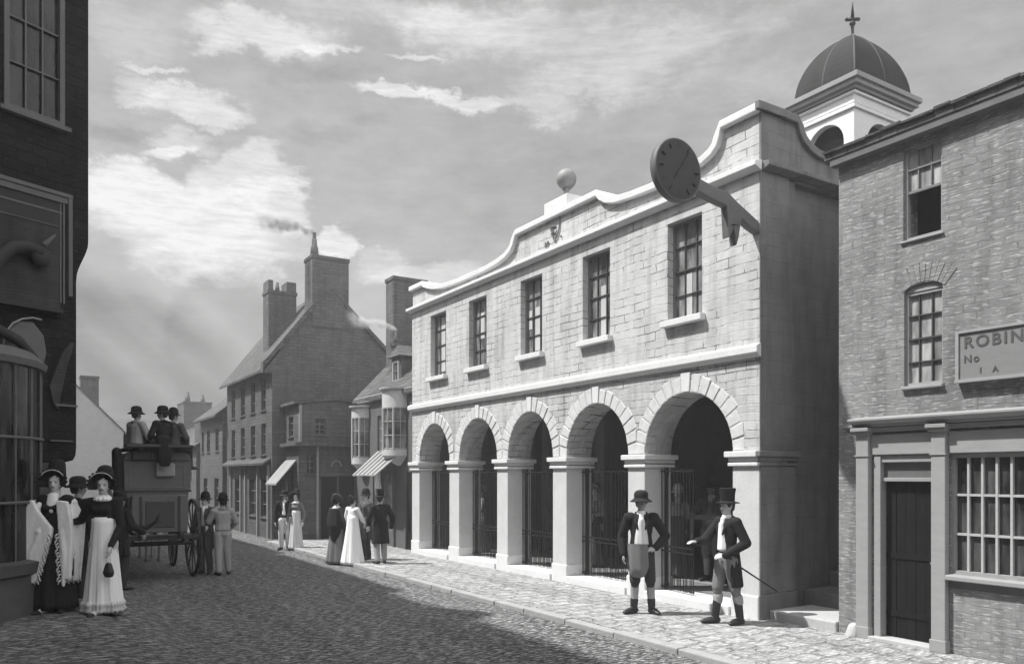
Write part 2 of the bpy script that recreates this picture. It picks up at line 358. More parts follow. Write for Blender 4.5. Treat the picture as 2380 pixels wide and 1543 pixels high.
def thing(name, label, cat, loc=(0, 0, 0), rotz=0., group=None, local=False):
    """Empty at the thing's base; parts are built in world coordinates unless local"""
    o = bpy.data.objects.new(name, None); COL.objects.link(o); o.empty_display_size = .2
    o.location = loc; o.rotation_euler = (0, 0, rotz)
    if not local: WM[o] = Matrix.Translation(loc) @ Matrix.Rotation(rotz, 4, 'Z')
    return tag(o, label, cat, group)
def rect(x0, x1, z0, z1): return [(x0, z0), (x1, z0), (x1, z1), (x0, z1)]
def window(mx, par, x0, x1, z0, z1, cols, rows, glassm, barm, framem=None, sillm=None, depth=.10, fw=.035, bw=.013, sill=(.05, .09, .07), curtain=None, open_from=None):
    """sash window: frame and glazing bars, panes, sill; local x across, y inward, z up"""
    f = MB(mx); d0 = depth-.03; d1 = depth+.03
    f.box(x0, x0+fw, d0, d1, z0, z1).box(x1-fw, x1, d0, d1, z0, z1).box(x0+fw, x1-fw, d0, d1, z1-fw, z1).box(x0+fw, x1-fw, d0, d1, z0, z0+fw)
    w = f.build('window', framem or barm, par)
    b = MB(mx); zlo = z0 if open_from is None else open_from
    for i in range(1, cols):
        x = x0+(x1-x0)*i/cols; b.box(x-bw/2, x+bw/2, depth-.016, depth+.008, zlo+fw*.5, z1-fw)
    for j in range(1, rows):
        z = zlo+(z1-zlo)*j/rows; k = 1.5 if j*2 == rows else 1.
        b.box(x0+fw, x1-fw, depth-.02, depth+.006, z-bw/2*k, z+bw/2*k)
    if open_from is not None: b.box(x0+fw, x1-fw, depth-.02, depth+.01, zlo-fw, zlo)
    if b.v: b.build('glazing_bar', barm, w)
    MB(mx).box(x0+fw*.6, x1-fw*.6, depth+.01, depth+.018, zlo+.004, z1-fw*.6).build('pane', glassm, w)
    if curtain:
        for (cx, cw, cz0, cz1) in curtain:
            MB(mx).box(x0+(x1-x0)*cx, x0+(x1-x0)*(cx+cw), depth+.002, depth+.0085, z0+(z1-z0)*cz0, z0+(z1-z0)*cz1).build('curtain', M['curtain'], w)
    if sillm and sill:
        MB(mx).prof([(-sill[1], z0-sill[2]), (depth+.02, z0-sill[2]), (depth+.02, z0-.002), (-sill[1], z0-.012)], x0-sill[0], x1+sill[0]).build('sill', sillm, w, bevel=.008)
    return w
# ------------------------------------------------------------------ ground, road, pavement
def sstep(a, b, x):
    t = max(0., min(1., (x-a)/(b-a))); return t*t*(3-2*t)
def road_z(x, y):
    rise = .30*sstep(2.4, .7, x)*sstep(16.2, 14.2, y)*sstep(2., 6., y)
    camber = .05*(1-((x-3.6)/3.2)**2) if .4 < x < 6.8 else 0.
    return -.075+rise+max(0., camber)*.6*sstep(3., 6., y)*0
xs = [-160, -80, -40, -20, -12, -8, -5, -3, -2]+[-1.5+.3*i for i in range(29)]+[7.5, 8.2, 9., 12, 18, 30, 60, 110, 160]
ys = [-120, -60, -30, -14, -6, -3]+[-1+.4*i for i in range(60)]+[24+2*i for i in range(14)]+[56, 70, 90, 130, 190, 260]
bm = bmesh.new(); g = [[bm.verts.new((x, y, road_z(x, y)+(.012*noise.noise(Vector((x*.9, y*.9, 0))) if -2 < x < 7 else 0))) for y in ys] for x in xs]
for i in range(len(xs)-1):
    for j in range(len(ys)-1): bm.faces.new((g[i][j], g[i+1][j], g[i+1][j+1], g[i][j+1]))
me = bpy.data.meshes.new('road'); bm.to_mesh(me); bm.free(); me.materials.append(M['road'])
for p in me.polygons: p.use_smooth = True
o = bpy.data.objects.new('road', me); COL.objects.link(o); o['kind'] = 'structure'
p = MB(); p.box(6.62, 9.6, -14, 24.4, -.4, 0.); o = p.build('pavement', M['pave']); o['kind'] = 'structure'
p = MB(); y = -14.
while y < 24.2:
    L = rnd.uniform(.7, 1.25); dz = rnd.uniform(-.008, .006)
    p.box(6.45+rnd.uniform(-.012, .012), 6.615, y+.006, min(y+L, 24.4)-.006, -.4, .004+dz); y += L
o = p.build('kerb', M['kerb'], bevel=.018); o['kind'] = 'structure'

# ------------------------------------------------------------------ market hall
hall = thing('market_hall', 'white stone market hall with five arches and a domed turret', 'market hall', (9.0, 13.0, 0))
FX = xwall(8.70)
def Y(y): return -y                                    # local x of a facade point
YN, YF = 7.40, 18.75
OPEN = [(7.88, 9.76), (10.17, 11.93), (12.37, 14.02), (14.45, 16.17), (16.65, 18.31)]
WINS = [(8.855, .74), (11.045, .78), (13.135, .78), (15.305, .80), (17.255, .84)]
SPR, CRN = 2.34, 3.28
def arch_pts(y0, y1, spr, crn, n=20, ext=0.):
    c = (y0+y1)/2; a = (y1-y0)/2+ext; b = crn-spr+ext
    return [(c+a*math.cos(math.pi*i/n), spr+b*math.sin(math.pi*i/n)) for i in range(n+1)]   # from y1 side to y0 side
# lower wall: piers and spandrels
out = [(Y(YN), 3.70), (Y(YN), 0.)]
for y0, y1 in OPEN:
    out.append((Y(y0), 0.)); out += [(Y(a), b) for a, b in reversed(arch_pts(y0, y1, SPR, CRN))]; out.append((Y(y1), 0.))
out += [(Y(YF), 0.), (Y(YF), 3.70)]
MB(FX).slab(out, [], 0., .58).build('wall', M['arcade'], hall)
holes = [rect(Y(c+w/2), Y(c-w/2), 4.44, 5.97) for c, w in WINS]
MB(FX).slab(rect(Y(YF), Y(YN), 3.70, 6.22), holes, 0., .58).build('wall', M['ashlar'], hall)
# parapet with swept top
top = [(18.75, 6.80), (18.06, 6.80), (17.98, 6.74), (17.75, 6.66), (17.45, 6.58), (17.0, 6.51), (16.4, 6.47), (15.6, 6.46), (14.9, 6.465), (14.4, 6.50), (14.05, 6.56), (13.85, 6.64), (13.74, 6.74), (13.68, 6.86), (13.64, 6.93),
       (10.98, 6.93), (10.9, 6.84), (10.72, 6.73), (10.45, 6.66), (10.05, 6.62), (9.55, 6.60), (9.1, 6.595), (8.75, 6.61), (8.45, 6.65), (8.25, 6.72), (8.14, 6.81), (8.09, 6.92), (8.06, 7.04), (7.40, 7.04)]
MB(FX).slab([(Y(YN), 6.20), ]+[(Y(a), b) for a, b in reversed(top)]+[(Y(YF), 6.20)], [], .02, .42).build('parapet', M['ashlar'], hall)
def strip_along(pts, y0, y1, th, mx, name, mat, par, bevel=.012):
    """a coping of thickness th laid on a profile"""
    up = []
    for i, q in enumerate(pts):
        a = Vector(pts[max(i-1, 0)]); b = Vector(pts[min(i+1, len(pts)-1)]); t = (b-a).normalized(); n = Vector((-t.y, t.x))
        if n.y < 0: n = -n
        up.append((q[0]+n.x*th, q[1]+n.y*th))
    m = MB(mx); k = len(pts)
    vs = []
    for (a, b) in pts: vs += [(a, y0, b), (a, y1, b)]
    for (a, b) in up: vs += [(a, y0, b), (a, y1, b)]
    fs = []
    for i in range(k-1):
        fs += [(2*i, 2*i+2, 2*i+3, 2*i+1), (2*k+2*i, 2*k+2*i+1, 2*k+2*i+3, 2*k+2*i+2), (2*i, 2*k+2*i, 2*k+2*i+2, 2*i+2), (2*i+1, 2*i+3, 2*k+2*i+3, 2*k+2*i+1)]
    fs += [(0, 1, 2*k+1, 2*k), (2*k-2, 4*k-2, 4*k-1, 2*k-1)]
    m.add(vs, fs); return m.build(name, mat, par, bevel=bevel)
strip_along([(Y(a), b+.002) for a, b in [(18.83, 6.80)]+top[1:-1]+[(7.34, 7.04)]], -.07, .47, .115, FX, 'coping', M['trim'], hall)
MB(FX).prof([(-.03, 6.235), (-.08, 6.26), (-.125, 6.275), (-.125, 6.34), (-.03, 6.365), (.015, 6.365), (.015, 6.225)], Y(YF+.14), Y(YN-.03)).build('cornice', M['trim'], hall, bevel=.008)
MB(FX).prof([(-.03, 3.645), (-.07, 3.69), (-.095, 3.705), (-.095, 3.80), (-.03, 3.835), (-.003, 3.835), (-.003, 3.645)], Y(YF+.10), Y(YN-.03)).build('string_course', M['trim'], hall, bevel=.008)
# centre pedestal and ball
MB(FX).box(Y(12.62), Y(11.86), -.04, .40, 7.05, 7.27).build('pedestal', M['trim'], hall, bevel=.015)
mb = MB(); c = (8.92, 12.24, 7.26)
mb.lathe([(.09, 0), (.09, .03), (.06, .06), (.045, .20), (.085, .23), (.06, .26)], c, 16).ell((c[0], c[1], 7.69), (.195, .195, .195), 3)
mb.build('ball_finial', plain('weathered ball', .22, .6, .4, 5., .3), hall, smooth=True)
# carved monogram and date in the parapet
mm = plain('incised letters', .16, .9, .2)
mb = MB(xwall(8.70, 12.27, 6.50))
def stroke(pts, r=.014): mb.tube([(a, -.0, b) for a, b in pts], r, 6)
stroke([(-.30, .40), (-.22, .36), (-.12, .10), (-.05, -.02), (.04, .06), (.10, .20), (.12, .42)]); stroke([(-.20, .30), (-.02, .27)]); stroke([(-.12, .28), (-.13, .10), (-.05, .10), (.03, .17)])
stroke([(-.17, .14), (-.06, .17)]); stroke([(-.30, .40), (-.33, .37)]); stroke([(.15, .02), (.17, .03)], .02)
mb.build('monogram', mm, hall)
mb = MB(xwall(8.70, 12.27, 6.42)); stroke([(-.36, .02), (-.36, .12)], .016); stroke([(-.29, .03), (-.30, .09), (-.27, .13), (-.25, .10), (-.29, .06), (-.26, .02), (-.29, .02)], .010)
mb.build('date', mm, hall)
# piers: plinths, imposts; arches: voussoirs and keystones
PIERS = [(7.40, 7.88), (9.76, 10.17), (11.93, 12.37), (14.02, 14.45), (16.17, 16.65), (18.31, 18.75)]
for a, b in PIERS:
    MB(FX).box(Y(b+.025), Y(a-.025) if a > 7.5 else Y(a), -.028, .60, -.05, .33).build('plinth', M['trim'], hall, bevel=.02)
    MB(FX).box(Y(b+.004), Y(a-.004) if a > 7.5 else Y(a+.002), -.006, .584, .325, 2.14).build('pier', M['pier'], hall, bevel=.012)
    e0 = .10 if a > 7.5 else .0
    im = MB(FX); im.box(Y(b+.10), Y(a-e0), -.085, .66, 2.262, 2.345).box(Y(b+.055), Y(a-e0*.6), -.045, .62, 2.205, 2.262).box(Y(b+.06), Y(a-e0*.6), -.05, .62, 2.135, 2.185)
    im.build('impost', M['trim'], hall, bevel=.01)
for y0, y1 in OPEN:
    ring = MB(FX); ring2 = MB(FX); key = MB(FX); n = 17; c = (y0+y1)/2; a = (y1-y0)/2; b = CRN-SPR
    for i in range(n):
        t0 = math.pi*i/n+.012; t1 = math.pi*(i+1)/n-.012; pr = rnd.uniform(.004, .016); w = rnd.uniform(.23, .30)
        if i == n//2:
            pr = .022; w = .31; t0 -= .004; t1 += .004; m = key
        else: m = ring if i < n//2 else ring2
        q = [(c+(a+.004)*math.cos(t0), SPR+(b+.004)*math.sin(t0)), (c+(a+w)*math.cos(t0), SPR+(b+w)*math.sin(t0)), (c+(a+w)*math.cos(t1), SPR+(b+w)*math.sin(t1)), (c+(a+.004)*math.cos(t1), SPR+(b+.004)*math.sin(t1))]
        # keep neighbouring rings apart on the narrow piers
        lim0 = y0-.21; lim1 = y1+.21
        q = [(max(min(p[0], lim1), max(lim0, 7.41)), max(p[1], SPR+.02)) for p in q]
        m.slab([(Y(p[0]), p[1]) for p in q], [], -pr, .05)
    ring.build('arch_ring', M['voussoir'], hall, bevel=.012); ring2.build('arch_ring', M['voussoir'], hall, bevel=.012); key.build('keystone', M['trim'], hall, bevel=.012)
# windows
for i, (c, w) in enumerate(WINS):
    cur = [(.36, .16, .02, .46)] if i == 0 else [(.44, .18, .03, .62)] if i == 1 else [(.40, .22, .05, .62), (.12, .14, .35, .6)] if i == 2 else [(.34, .22, .42, .80), (.68, .22, .5, .72)] if i == 3 else [(.36, .25, .08, .95), (.70, .2, .5, .95)]
    window(FX, hall, Y(c+w/2), Y(c-w/2), 4.44, 5.97, 3, 4, M['glass'], M['bardark'], M['barmid'], M['trim'], depth=.15, sill=(.07, .11, .11), curtain=cur)
# steps between piers, inner floor, ceiling, back wall
for y0, y1 in OPEN:
    MB(FX).box(Y(y1-.03), Y(y0+.03), -.06, .58, -.05, .125).build('threshold', M['trim'], hall, bevel=.012)
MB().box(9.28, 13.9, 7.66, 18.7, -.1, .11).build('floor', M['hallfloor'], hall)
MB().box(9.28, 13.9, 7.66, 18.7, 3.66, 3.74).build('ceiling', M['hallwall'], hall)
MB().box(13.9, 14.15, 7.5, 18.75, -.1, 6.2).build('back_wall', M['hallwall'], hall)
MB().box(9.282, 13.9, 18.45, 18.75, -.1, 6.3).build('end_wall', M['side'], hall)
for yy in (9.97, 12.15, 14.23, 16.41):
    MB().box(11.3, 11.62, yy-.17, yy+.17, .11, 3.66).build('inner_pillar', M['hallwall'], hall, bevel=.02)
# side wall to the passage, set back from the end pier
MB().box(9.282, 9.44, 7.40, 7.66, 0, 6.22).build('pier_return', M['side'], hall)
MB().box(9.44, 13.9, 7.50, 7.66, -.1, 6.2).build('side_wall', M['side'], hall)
MB().box(8.695, 9.44, 7.385, 7.399, .36, 2.13).box(8.695, 9.30, 7.385, 7.399, 2.35, 6.22).build('pier_face', M['side'], hall)  # thin dark skin paints the shade over the pale end of the front wall
SW = ywall(7.40)
stop = [(8.72, 7.04), (9.44, 7.04), (9.47, 6.98), (9.50, 6.90), (9.58, 6.80), (9.72, 6.71), (9.92, 6.65), (10.3, 6.63), (13.9, 6.63)]
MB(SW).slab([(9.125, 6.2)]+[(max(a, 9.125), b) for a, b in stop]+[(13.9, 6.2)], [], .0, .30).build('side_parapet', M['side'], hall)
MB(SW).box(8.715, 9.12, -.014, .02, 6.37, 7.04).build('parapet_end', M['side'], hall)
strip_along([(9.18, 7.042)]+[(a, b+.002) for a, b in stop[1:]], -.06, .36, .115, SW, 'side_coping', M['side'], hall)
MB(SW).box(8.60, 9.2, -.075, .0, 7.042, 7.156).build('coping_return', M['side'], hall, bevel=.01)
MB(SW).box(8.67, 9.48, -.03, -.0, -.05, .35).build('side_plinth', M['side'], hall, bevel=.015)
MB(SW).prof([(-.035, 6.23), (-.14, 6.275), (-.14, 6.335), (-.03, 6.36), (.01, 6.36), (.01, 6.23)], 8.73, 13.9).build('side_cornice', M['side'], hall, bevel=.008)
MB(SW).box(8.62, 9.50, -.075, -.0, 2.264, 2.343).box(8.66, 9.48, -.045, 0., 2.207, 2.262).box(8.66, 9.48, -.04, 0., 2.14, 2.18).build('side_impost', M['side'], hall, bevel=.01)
MB().box(9.28, 13.9, 7.66, 18.45, 6.22, 6.34).build('roof', M['slate'], hall)
# turret with a four sided dome
TX0, TX1, TY0, TY1 = 11.0, 12.44, 7.52, 8.56
tb = MB(); zt = 8.08
L = ywall(TY0)
def arc_hole(c, w, z0, zs, n=14): return [(c-w, z0), (c+w, z0)]+[(c+w*math.cos(math.pi*i/n), zs+w*math.sin(math.pi*i/n)) for i in range(n+1)]
MB(ywall(TY0)).slab(rect(TX0, TX1, 6.3, 8.05), [arc_hole((TX0+TX1)/2, .40, 6.6, 7.22)], 0, .12).build('turret_wall', M['turret'], hall)
MB(ywall(TY1-.12)).slab(rect(TX0, TX1, 6.3, 8.05), [arc_hole((TX0+TX1)/2, .40, 6.6, 7.22)], 0, .12).build('turret_wall', M['turret'], hall)
for xx in (TX0, TX1-.12):
    MB(xwall(xx)).slab(rect(-(TY1-.122), -(TY0+.122), 6.3, 8.05), [arc_hole(-(TY0+TY1)/2, .34, 6.6, 7.28)], 0.001, .12).build('turret_wall', M['turret'], hall)
MB().box(TX0+.125, TX1-.125, TY0+.125, TY1-.125, 6.3, 7.95).build('turret_dark_block', M['void'], hall)  # near-black block just behind the openings paints the unlit inside
tc = MB(); tc2 = MB()
for e, z0, z1 in [(.07, 8.0, 8.05), (.12, 8.05, 8.12), (.16, 8.12, 8.20)]: tc2.box(TX0-e, TX1+e, TY0-e, TY1+e, z0, z1)
tc2.build('turret_cornice', M['turretcornice'], hall, bevel=.006)
for e, z0, z1 in [(.035, 7.72, 7.765), (.006, 7.80, 7.94), (.04, 7.94, 7.98)]:
    tc.box(TX0-e, TX1+e, TY0-e, TY1+e, z0, z1)
cor = tc.build('turret_band', M['turret'], hall, bevel=.006)
cx, cy, hx, hy = (TX0+TX1)/2, (TY0+TY1)/2, (TX1-TX0)/2+.03, (TY1-TY0)/2+.03
dv = []; df = []; nl = 14; q = 10
for i in range(nl+1):
    t = i/nl; uu = math.sin(t*math.pi/2*.975); s = max(.03, (1-uu**1.85)**.60); z = 8.20+1.04*uu+.05*t**8
    ring = []
    for (sx, sy, ex, ey) in ((-1, -1, 1, -1), (1, -1, 1, 1), (1, 1, -1, 1), (-1, 1, -1, -1)):
        for k in range(q):
            f = k/q; px_, py_ = sx+(ex-sx)*f, sy+(ey-sy)*f; bl = 1+.05*math.sin(math.pi*f)
            ring.append((cx+hx*s*px_*bl, cy+hy*s*py_*bl, z))
    dv += ring
n4 = 4*q
for i in range(nl):
    for k in range(n4): df.append((i*n4+k, i*n4+(k+1) % n4, (i+1)*n4+(k+1) % n4, (i+1)*n4+k))
df.append(tuple(range(nl*n4, nl*n4+n4)))
dm = MB(); dm.add(dv, df); dome = dm.build('dome', M['lead'], hall, smooth=False)
rb = MB()
for k in range(0, 4*q, q//2): rb.tube([dv[i*n4+k] for i in range(nl+1)], .014, 6)
rb.build('rib', M['rib'], dome)
fb = MB(); fz = 9.19
fb.lathe([(.10, -.06), (.05, .02), (.028, .08), (.022, .22), (.03, .24), (.02, .26), (.016, .40)], (cx, cy, fz), 10)
fb.ell((cx, cy, fz+.30), (.05, .05, .045)).bar((cx-.07, cy+.05, fz+.37), (cx+.07, cy-.05, fz+.37), .04).ell((cx-.08, cy+.055, fz+.37), (.03,)*3).ell((cx+.08, cy-.055, fz+.37), (.03,)*3)
fb.lathe([(.03, .40), (.012, .60), (.004, .66)], (cx, cy, fz), 8)
fb.build('cross_finial', M['iron'], hall, smooth=True)
# iron gates in the arches
def gate(y0, y1, z0, z1, x, par, hinge=None, ang=0., fold=1.):
    W = y1-y0; base = Matrix.Translation((x, y1 if hinge == 'far' else y0, 0))@Matrix.Rotation(ang, 4, 'Z')
    sgn = -1 if hinge == 'far' else 1
    m = MB(base)
    n = max(3, int(W/.085))
    for i in range(n+1):
        y = sgn*(.015+(W-.03)*i/n); m.tube([(0, y, z0), (0, y, z1-.02*(i % 2))], .0085, 5)
        if i % 2: m.tube([(0, y+sgn*W/n/2, z0), (0, y+sgn*W/n/2, z0+.62)], .007, 5)
    for z in (z0+.03, z0+.62, z0+.70, z1-.05):
        lo, hi = sorted((0, sgn*W)); m.box(-.011, .011, lo, hi, z-.012, z+.012)
    for i in range(n):
        y = sgn*(.015+(W-.03)*(i+.5)/n); m.tube([(0, y-.02, z0+.66), (0, y, z0+.69), (0, y+.02, z0+.66), (0, y, z0+.63), (0, y-.02, z0+.66)], .005, 4)
    return m.build('gate', M['iron'], par)
for i, (y0, y1) in enumerate(OPEN):
    if i == 0:
        gate(y1-.92, y1-.03, .15, 2.12, 9.04, hall, 'far', R(-9)); gate(y0+.03, y0+.90, .15, 2.12, 9.05, hall, 'near', R(-88))
    else:
        mid = (y0+y1)/2; gate(y0+.03, mid-.01, .15, 2.12, 9.05, hall, 'near'); gate(mid+.01, y1-.03, .15, 2.12, 9.05, hall, 'far')
    for yy in (y0+.05, y1-.05):
        MB().lathe([(.04, .13), (.04, .22), (.028, .24), (.026, 2.0), (.04, 2.02), (.04, 2.13)], (9.14, yy, 0), 10).build('gate_post', M['darkwood'], hall, smooth=True)

# projecting clock on its bracket
clk = thing('bracket_clock', 'big round dark clock dial held out from the corner of the hall on a bracket', 'clock', (8.70, 7.46, 5.70))
cxk, czk, rk = 7.13, 5.90, .395
mb = MB(Matrix.Translation((cxk, 7.36, czk))@Matrix.Rotation(R(90), 4, 'X'))
mb.lathe([(rk-.05, -.10), (rk+.005, -.095), (rk+.01, -.02), (rk, .0), (rk-.01, .010), (rk-.02, .0), (.02, -.002)], (0, 0, 0), 48)
mb.build('case', M['clockrim'], clk, smooth=True)
fd = MB(Matrix.Translation((cxk, 7.36, czk))@Matrix.Rotation(R(90), 4, 'X')); fd.lathe([(rk-.018, .001), (rk-.02, .006), (.01, .007)], (0, 0, 0), 48)
face = fd.build('dial', M['clockface'], clk)
for k in range(12):
    nm = MB(ywall(7.352, cxk, czk)); a = 2*math.pi*k/12; nm.bar((.27*math.sin(a), 0, .27*math.cos(a)), (.335*math.sin(a), 0, .335*math.cos(a)), .035 if k % 3 else .05, .003); nm.build('hour_mark', M['iron'], face)
nm = MB(ywall(7.346, cxk, czk)); nm.bar((.16*math.sin(R(215)), 0, .16*math.cos(R(215))), (0, 0, 0), .03, .004).bar((-.02, -.004, -.03), (.30*math.sin(R(35)), -.004, .30*math.cos(R(35))), .02, .003)
nm.build('hand', M['iron'], clk)
mb = MB(); yk = 7.46
mb.slab_arm = None
AM = ywall(yk-.05)
mb = MB(AM); mb.slab([(7.44, 5.74), (7.50, 5.90), (7.86, 5.83), (8.08, 5.82), (8.30, 5.70), (8.70, 5.52), (8.70, 5.36), (8.52, 5.42), (8.36, 5.50), (8.33, 5.40), (8.30, 5.24), (8.255, 5.12), (8.22, 5.28), (8.20, 5.36), (8.16, 5.26), (8.10, 5.20), (8.09, 5.36), (8.07, 5.62), (7.8, 5.66)], [], 0., .12)
mb.build('bracket_arm', M['darktrim'], clk, bevel=.015)

# ------------------------------------------------------------------ passage steps between hall and shop
for (x0, x1, z1, lab) in [(8.86, 9.75, .13, 'lowest worn stone step in the gap between white hall and shop'), (9.75, 10.35, .34, 'middle stone step in the shaded gap beside the hall'),
                          (10.35, 10.95, .56, 'upper stone step in the shaded gap beside the hall'), (10.95, 13.5, .78, 'topmost stone landing at the back of the shaded gap')]:
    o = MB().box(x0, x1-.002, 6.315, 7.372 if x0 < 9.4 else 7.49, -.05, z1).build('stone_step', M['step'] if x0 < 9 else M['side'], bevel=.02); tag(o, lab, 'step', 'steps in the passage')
pg = thing('passage_wall', 'dark wall closing the narrow passage behind the steps', 'wall', (13.4, 6.9, .7))
MB().box(13.3, 13.5, 6.32, 7.49, .78, 5.2).build('wall', M['side'], pg); MB().box(13.26, 13.3, 6.55, 7.25, .78, 2.7).build('door', M['void'], pg)

# ------------------------------------------------------------------ shop on the right
shop = thing('shop_house', 'grey brick shop house at the right with panelled door, shop window and low tiled eaves', 'house', (9.0, 4.0, 0))
SX = xwall(8.90)
def segtop(y0, y1, z0, z1, rise, n=8):
    c = (y0+y1)/2; a = (y1-y0)/2
    return [(Y(y1), z0), (Y(y0), z0)]+[(Y(c-a*math.cos(math.pi*i/n)), z1+rise*math.sin(math.pi*i/n)) for i in range(n+1)]
UW = (4.975, 5.435); LW = (4.965, 5.425)
holes = [rect(Y(UW[1]), Y(UW[0]), 4.78, 5.86), segtop(LW[0], LW[1], 3.05, 4.17, .07), rect(Y(5.72), Y(5.06), .0, 2.24), rect(Y(4.87), Y(2.75), .90, 2.24), rect(Y(1.6), Y(.9), 3.0, 4.2), rect(Y(1.6), Y(.9), 4.8, 5.8)]
holes[2] = rect(Y(5.72), Y(5.06), .03, 2.24)
MB(SX).slab(rect(Y(6.30), Y(-3.0), -.05, 6.02), holes, 0., .30).build('wall', M['shop'], shop)
MB().box(9.2, 14.5, 6.05, 6.30, -.05, 6.02).build('side_wall', M['side'], shop)
MB().box(9.2, 14.5, -3.0, -2.75, -.05, 6.02).build('side_wall', M['side'], shop)
MB().box(9.21, 14.5, -2.7, 6.0, 2.55, 2.7).build('upper_floor', M['hallwall'], shop)
MB().box(14.5, 14.75, -3.0, 6.30, -.05, 6.02).build('back_wall', M['side'], shop)
# windows
window(SX, shop, Y(UW[1]), Y(UW[0]), 4.78, 5.86, 3, 2, M['glasslight'], M['barmid'], M['shoptrim'], M['shoptrim'], depth=.07, sill=(.03, .03, .035), open_from=5.36, fw=.03)
window(SX, shop, Y(LW[1]), Y(LW[0]), 3.06, 4.15, 3, 4, M['glasslight'], M['bardark'], M['shoptrim'], M['shoptrim'], depth=.07, sill=(.02, .05, .05), fw=.03)
MB(SX).slab(segtop(LW[0]+.005, LW[1]-.005, 4.155, 4.166, .065), [], .03, .1).build('window_head', M['shoptrim'], shop)
for yy in (1.25,):
    window(SX, shop, Y(1.6), Y(.9), 3.0, 4.2, 3, 4, M['glasslight'], M['bardark'], M['shoptrim'], M['shoptrim'], depth=.07); window(SX, shop, Y(1.6), Y(.9), 4.8, 5.8, 3, 4, M['glasslight'], M['bardark'], M['shoptrim'], M['shoptrim'], depth=.07)
vs_ = MB(SX); n = 11; c = (LW[0]+LW[1])/2
for i in range(n):
    t0 = R(50)+R(80)*i/n+.007; t1 = R(50)+R(80)*(i+1)/n-.007; r0, r1 = .40, .62+rnd.uniform(-.02, .02)
    zc = 4.255-r0
    vs_.slab([(Y(c+r0*math.cos(t)), zc+r0*math.sin(t)) if k else (Y(c+r1*math.cos(t)), zc+r1*math.sin(t)) for t, k in ((t0, 1), (t1, 1), (t1, 0), (t0, 0))], [], -rnd.uniform(.003, .009), .03)
vs_.build('brick_arch', M['shop'], shop)
# shop front: pilasters, entablature, door, shop window
sf = M['shoptrim']
for a, b in ((5.835, 6.005), (4.89, 5.055)):
    pl = MB(SX); pl.box(Y(b), Y(a), -.085, 0., .0, 2.52); pil = pl.build('pilaster', sf, shop, bevel=.01)
    MB(SX).box(Y(b+.012), Y(a-.012), -.10, 0., .0, .14).build('pilaster_base', sf, pil, bevel=.006); MB(SX).box(Y(b+.01), Y(a-.01), -.098, 0., 2.235, 2.252).build('pilaster_band', sf, pil)
    MB(SX).box(Y(b+.02), Y(a-.02), -.12, 0., 2.50, 2.54).box(Y(b+.035), Y(a-.035), -.15, 0., 2.54, 2.585).build('capital', sf, pil, bevel=.006)
ent = MB(SX); ent.box(Y(5.83), Y(-2.8), -.03, 0., 2.25, 2.50).box(Y(4.885), Y(-2.8), -.033, 0., 2.25, 2.48); ent = MB(SX)
ent.box(Y(5.832), Y(5.058), -.035, .05, 2.252, 2.50).box(Y(4.887), Y(-2.8), -.035, .05, 2.252, 2.50)
ent.build('fascia', sf, shop, bevel=.006)
MB(SX).prof([(0, 2.586), (-.10, 2.60), (-.10, 2.625), (-.16, 2.645), (-.19, 2.665), (-.19, 2.69), (-.02, 2.72), (0, 2.72)], Y(6.05), Y(-2.8)).box(Y(6.05), Y(-2.8), -.06, 0., 2.53, 2.584).build('shop_cornice', sf, shop, bevel=.004)
MB(SX).box(Y(6.2), Y(6.06), -.05, 0., 2.60, 2.635).build('string_course', sf, shop)
dr = MB(SX); dr.box(Y(5.80), Y(5.715), -.02, .10, .0, 2.24).box(Y(5.085), Y(5.06), .0, .10, .0, 2.24).box(Y(5.715), Y(5.085), .02, .10, 1.93, 1.975).box(Y(5.715), Y(5.085), .0, .10, 2.16, 2.25).build('door_frame', sf, shop, bevel=.005)
MB(SX).box(Y(5.715), Y(5.085), .06, .09, 1.975, 2.16).build('transom_panel', M['doorgrey'], shop)
dm = MB(SX)
for i in range(5):
    a = 5.705-.615*i/5; dm.box(Y(a), Y(a-.615/5+.006), .10+.004*(i % 2), .14, .05, 1.925)
dm.box(Y(5.705), Y(5.09), .09, .10, .30, .37).box(Y(5.705), Y(5.09), .09, .10, 1.0, 1.07)
door = dm.build('door', M['door'], shop)
MB().ell((8.985, 5.14, .98), (.02, .02, .02)).build('handle', M['barmid'], door, smooth=True)
MB(SX).box(Y(5.84), Y(5.05), -.10, .28, -.02, .045).build('door_step', M['step'], shop, bevel=.012)
sw = MB(SX); sw.box(Y(4.868), Y(2.75), .02, .10, .90, .935).box(Y(4.868), Y(2.75), .02, .10, 2.20, 2.24).box(Y(4.868), Y(4.84), .02, .10, .935, 2.20).box(Y(2.78), Y(2.75), .02, .10, .935, 2.20)
shw = sw.build('shop_window', M['shoptrim'], shop)
gb = MB(SX)
for k in range(1, 14): gb.box(Y(4.85-.15*k)-.012, Y(4.85-.15*k)+.012, .035, .075, .935, 2.20)
for z in (1.345, 1.785): gb.box(Y(4.84), Y(2.78), .038, .07, z-.013, z+.013)
gb.build('glazing_bar', M['barpale'], shw)
MB(SX).box(Y(4.86), Y(2.76), .08, .088, .91, 2.22).build('pane', glass('shop panes', .055, .12, .8, .5), shw)
MB(SX).prof([(-.10, .83), (.03, .83), (.03, .898), (-.10, .885)], Y(4.89), Y(2.70)).build('sill', M['shoptrim'], shw, bevel=.01)
MB(SX).box(Y(4.88), Y(2.70), -.02, .001, .74, .828).build('stall_board', M['darktrim'], shw)
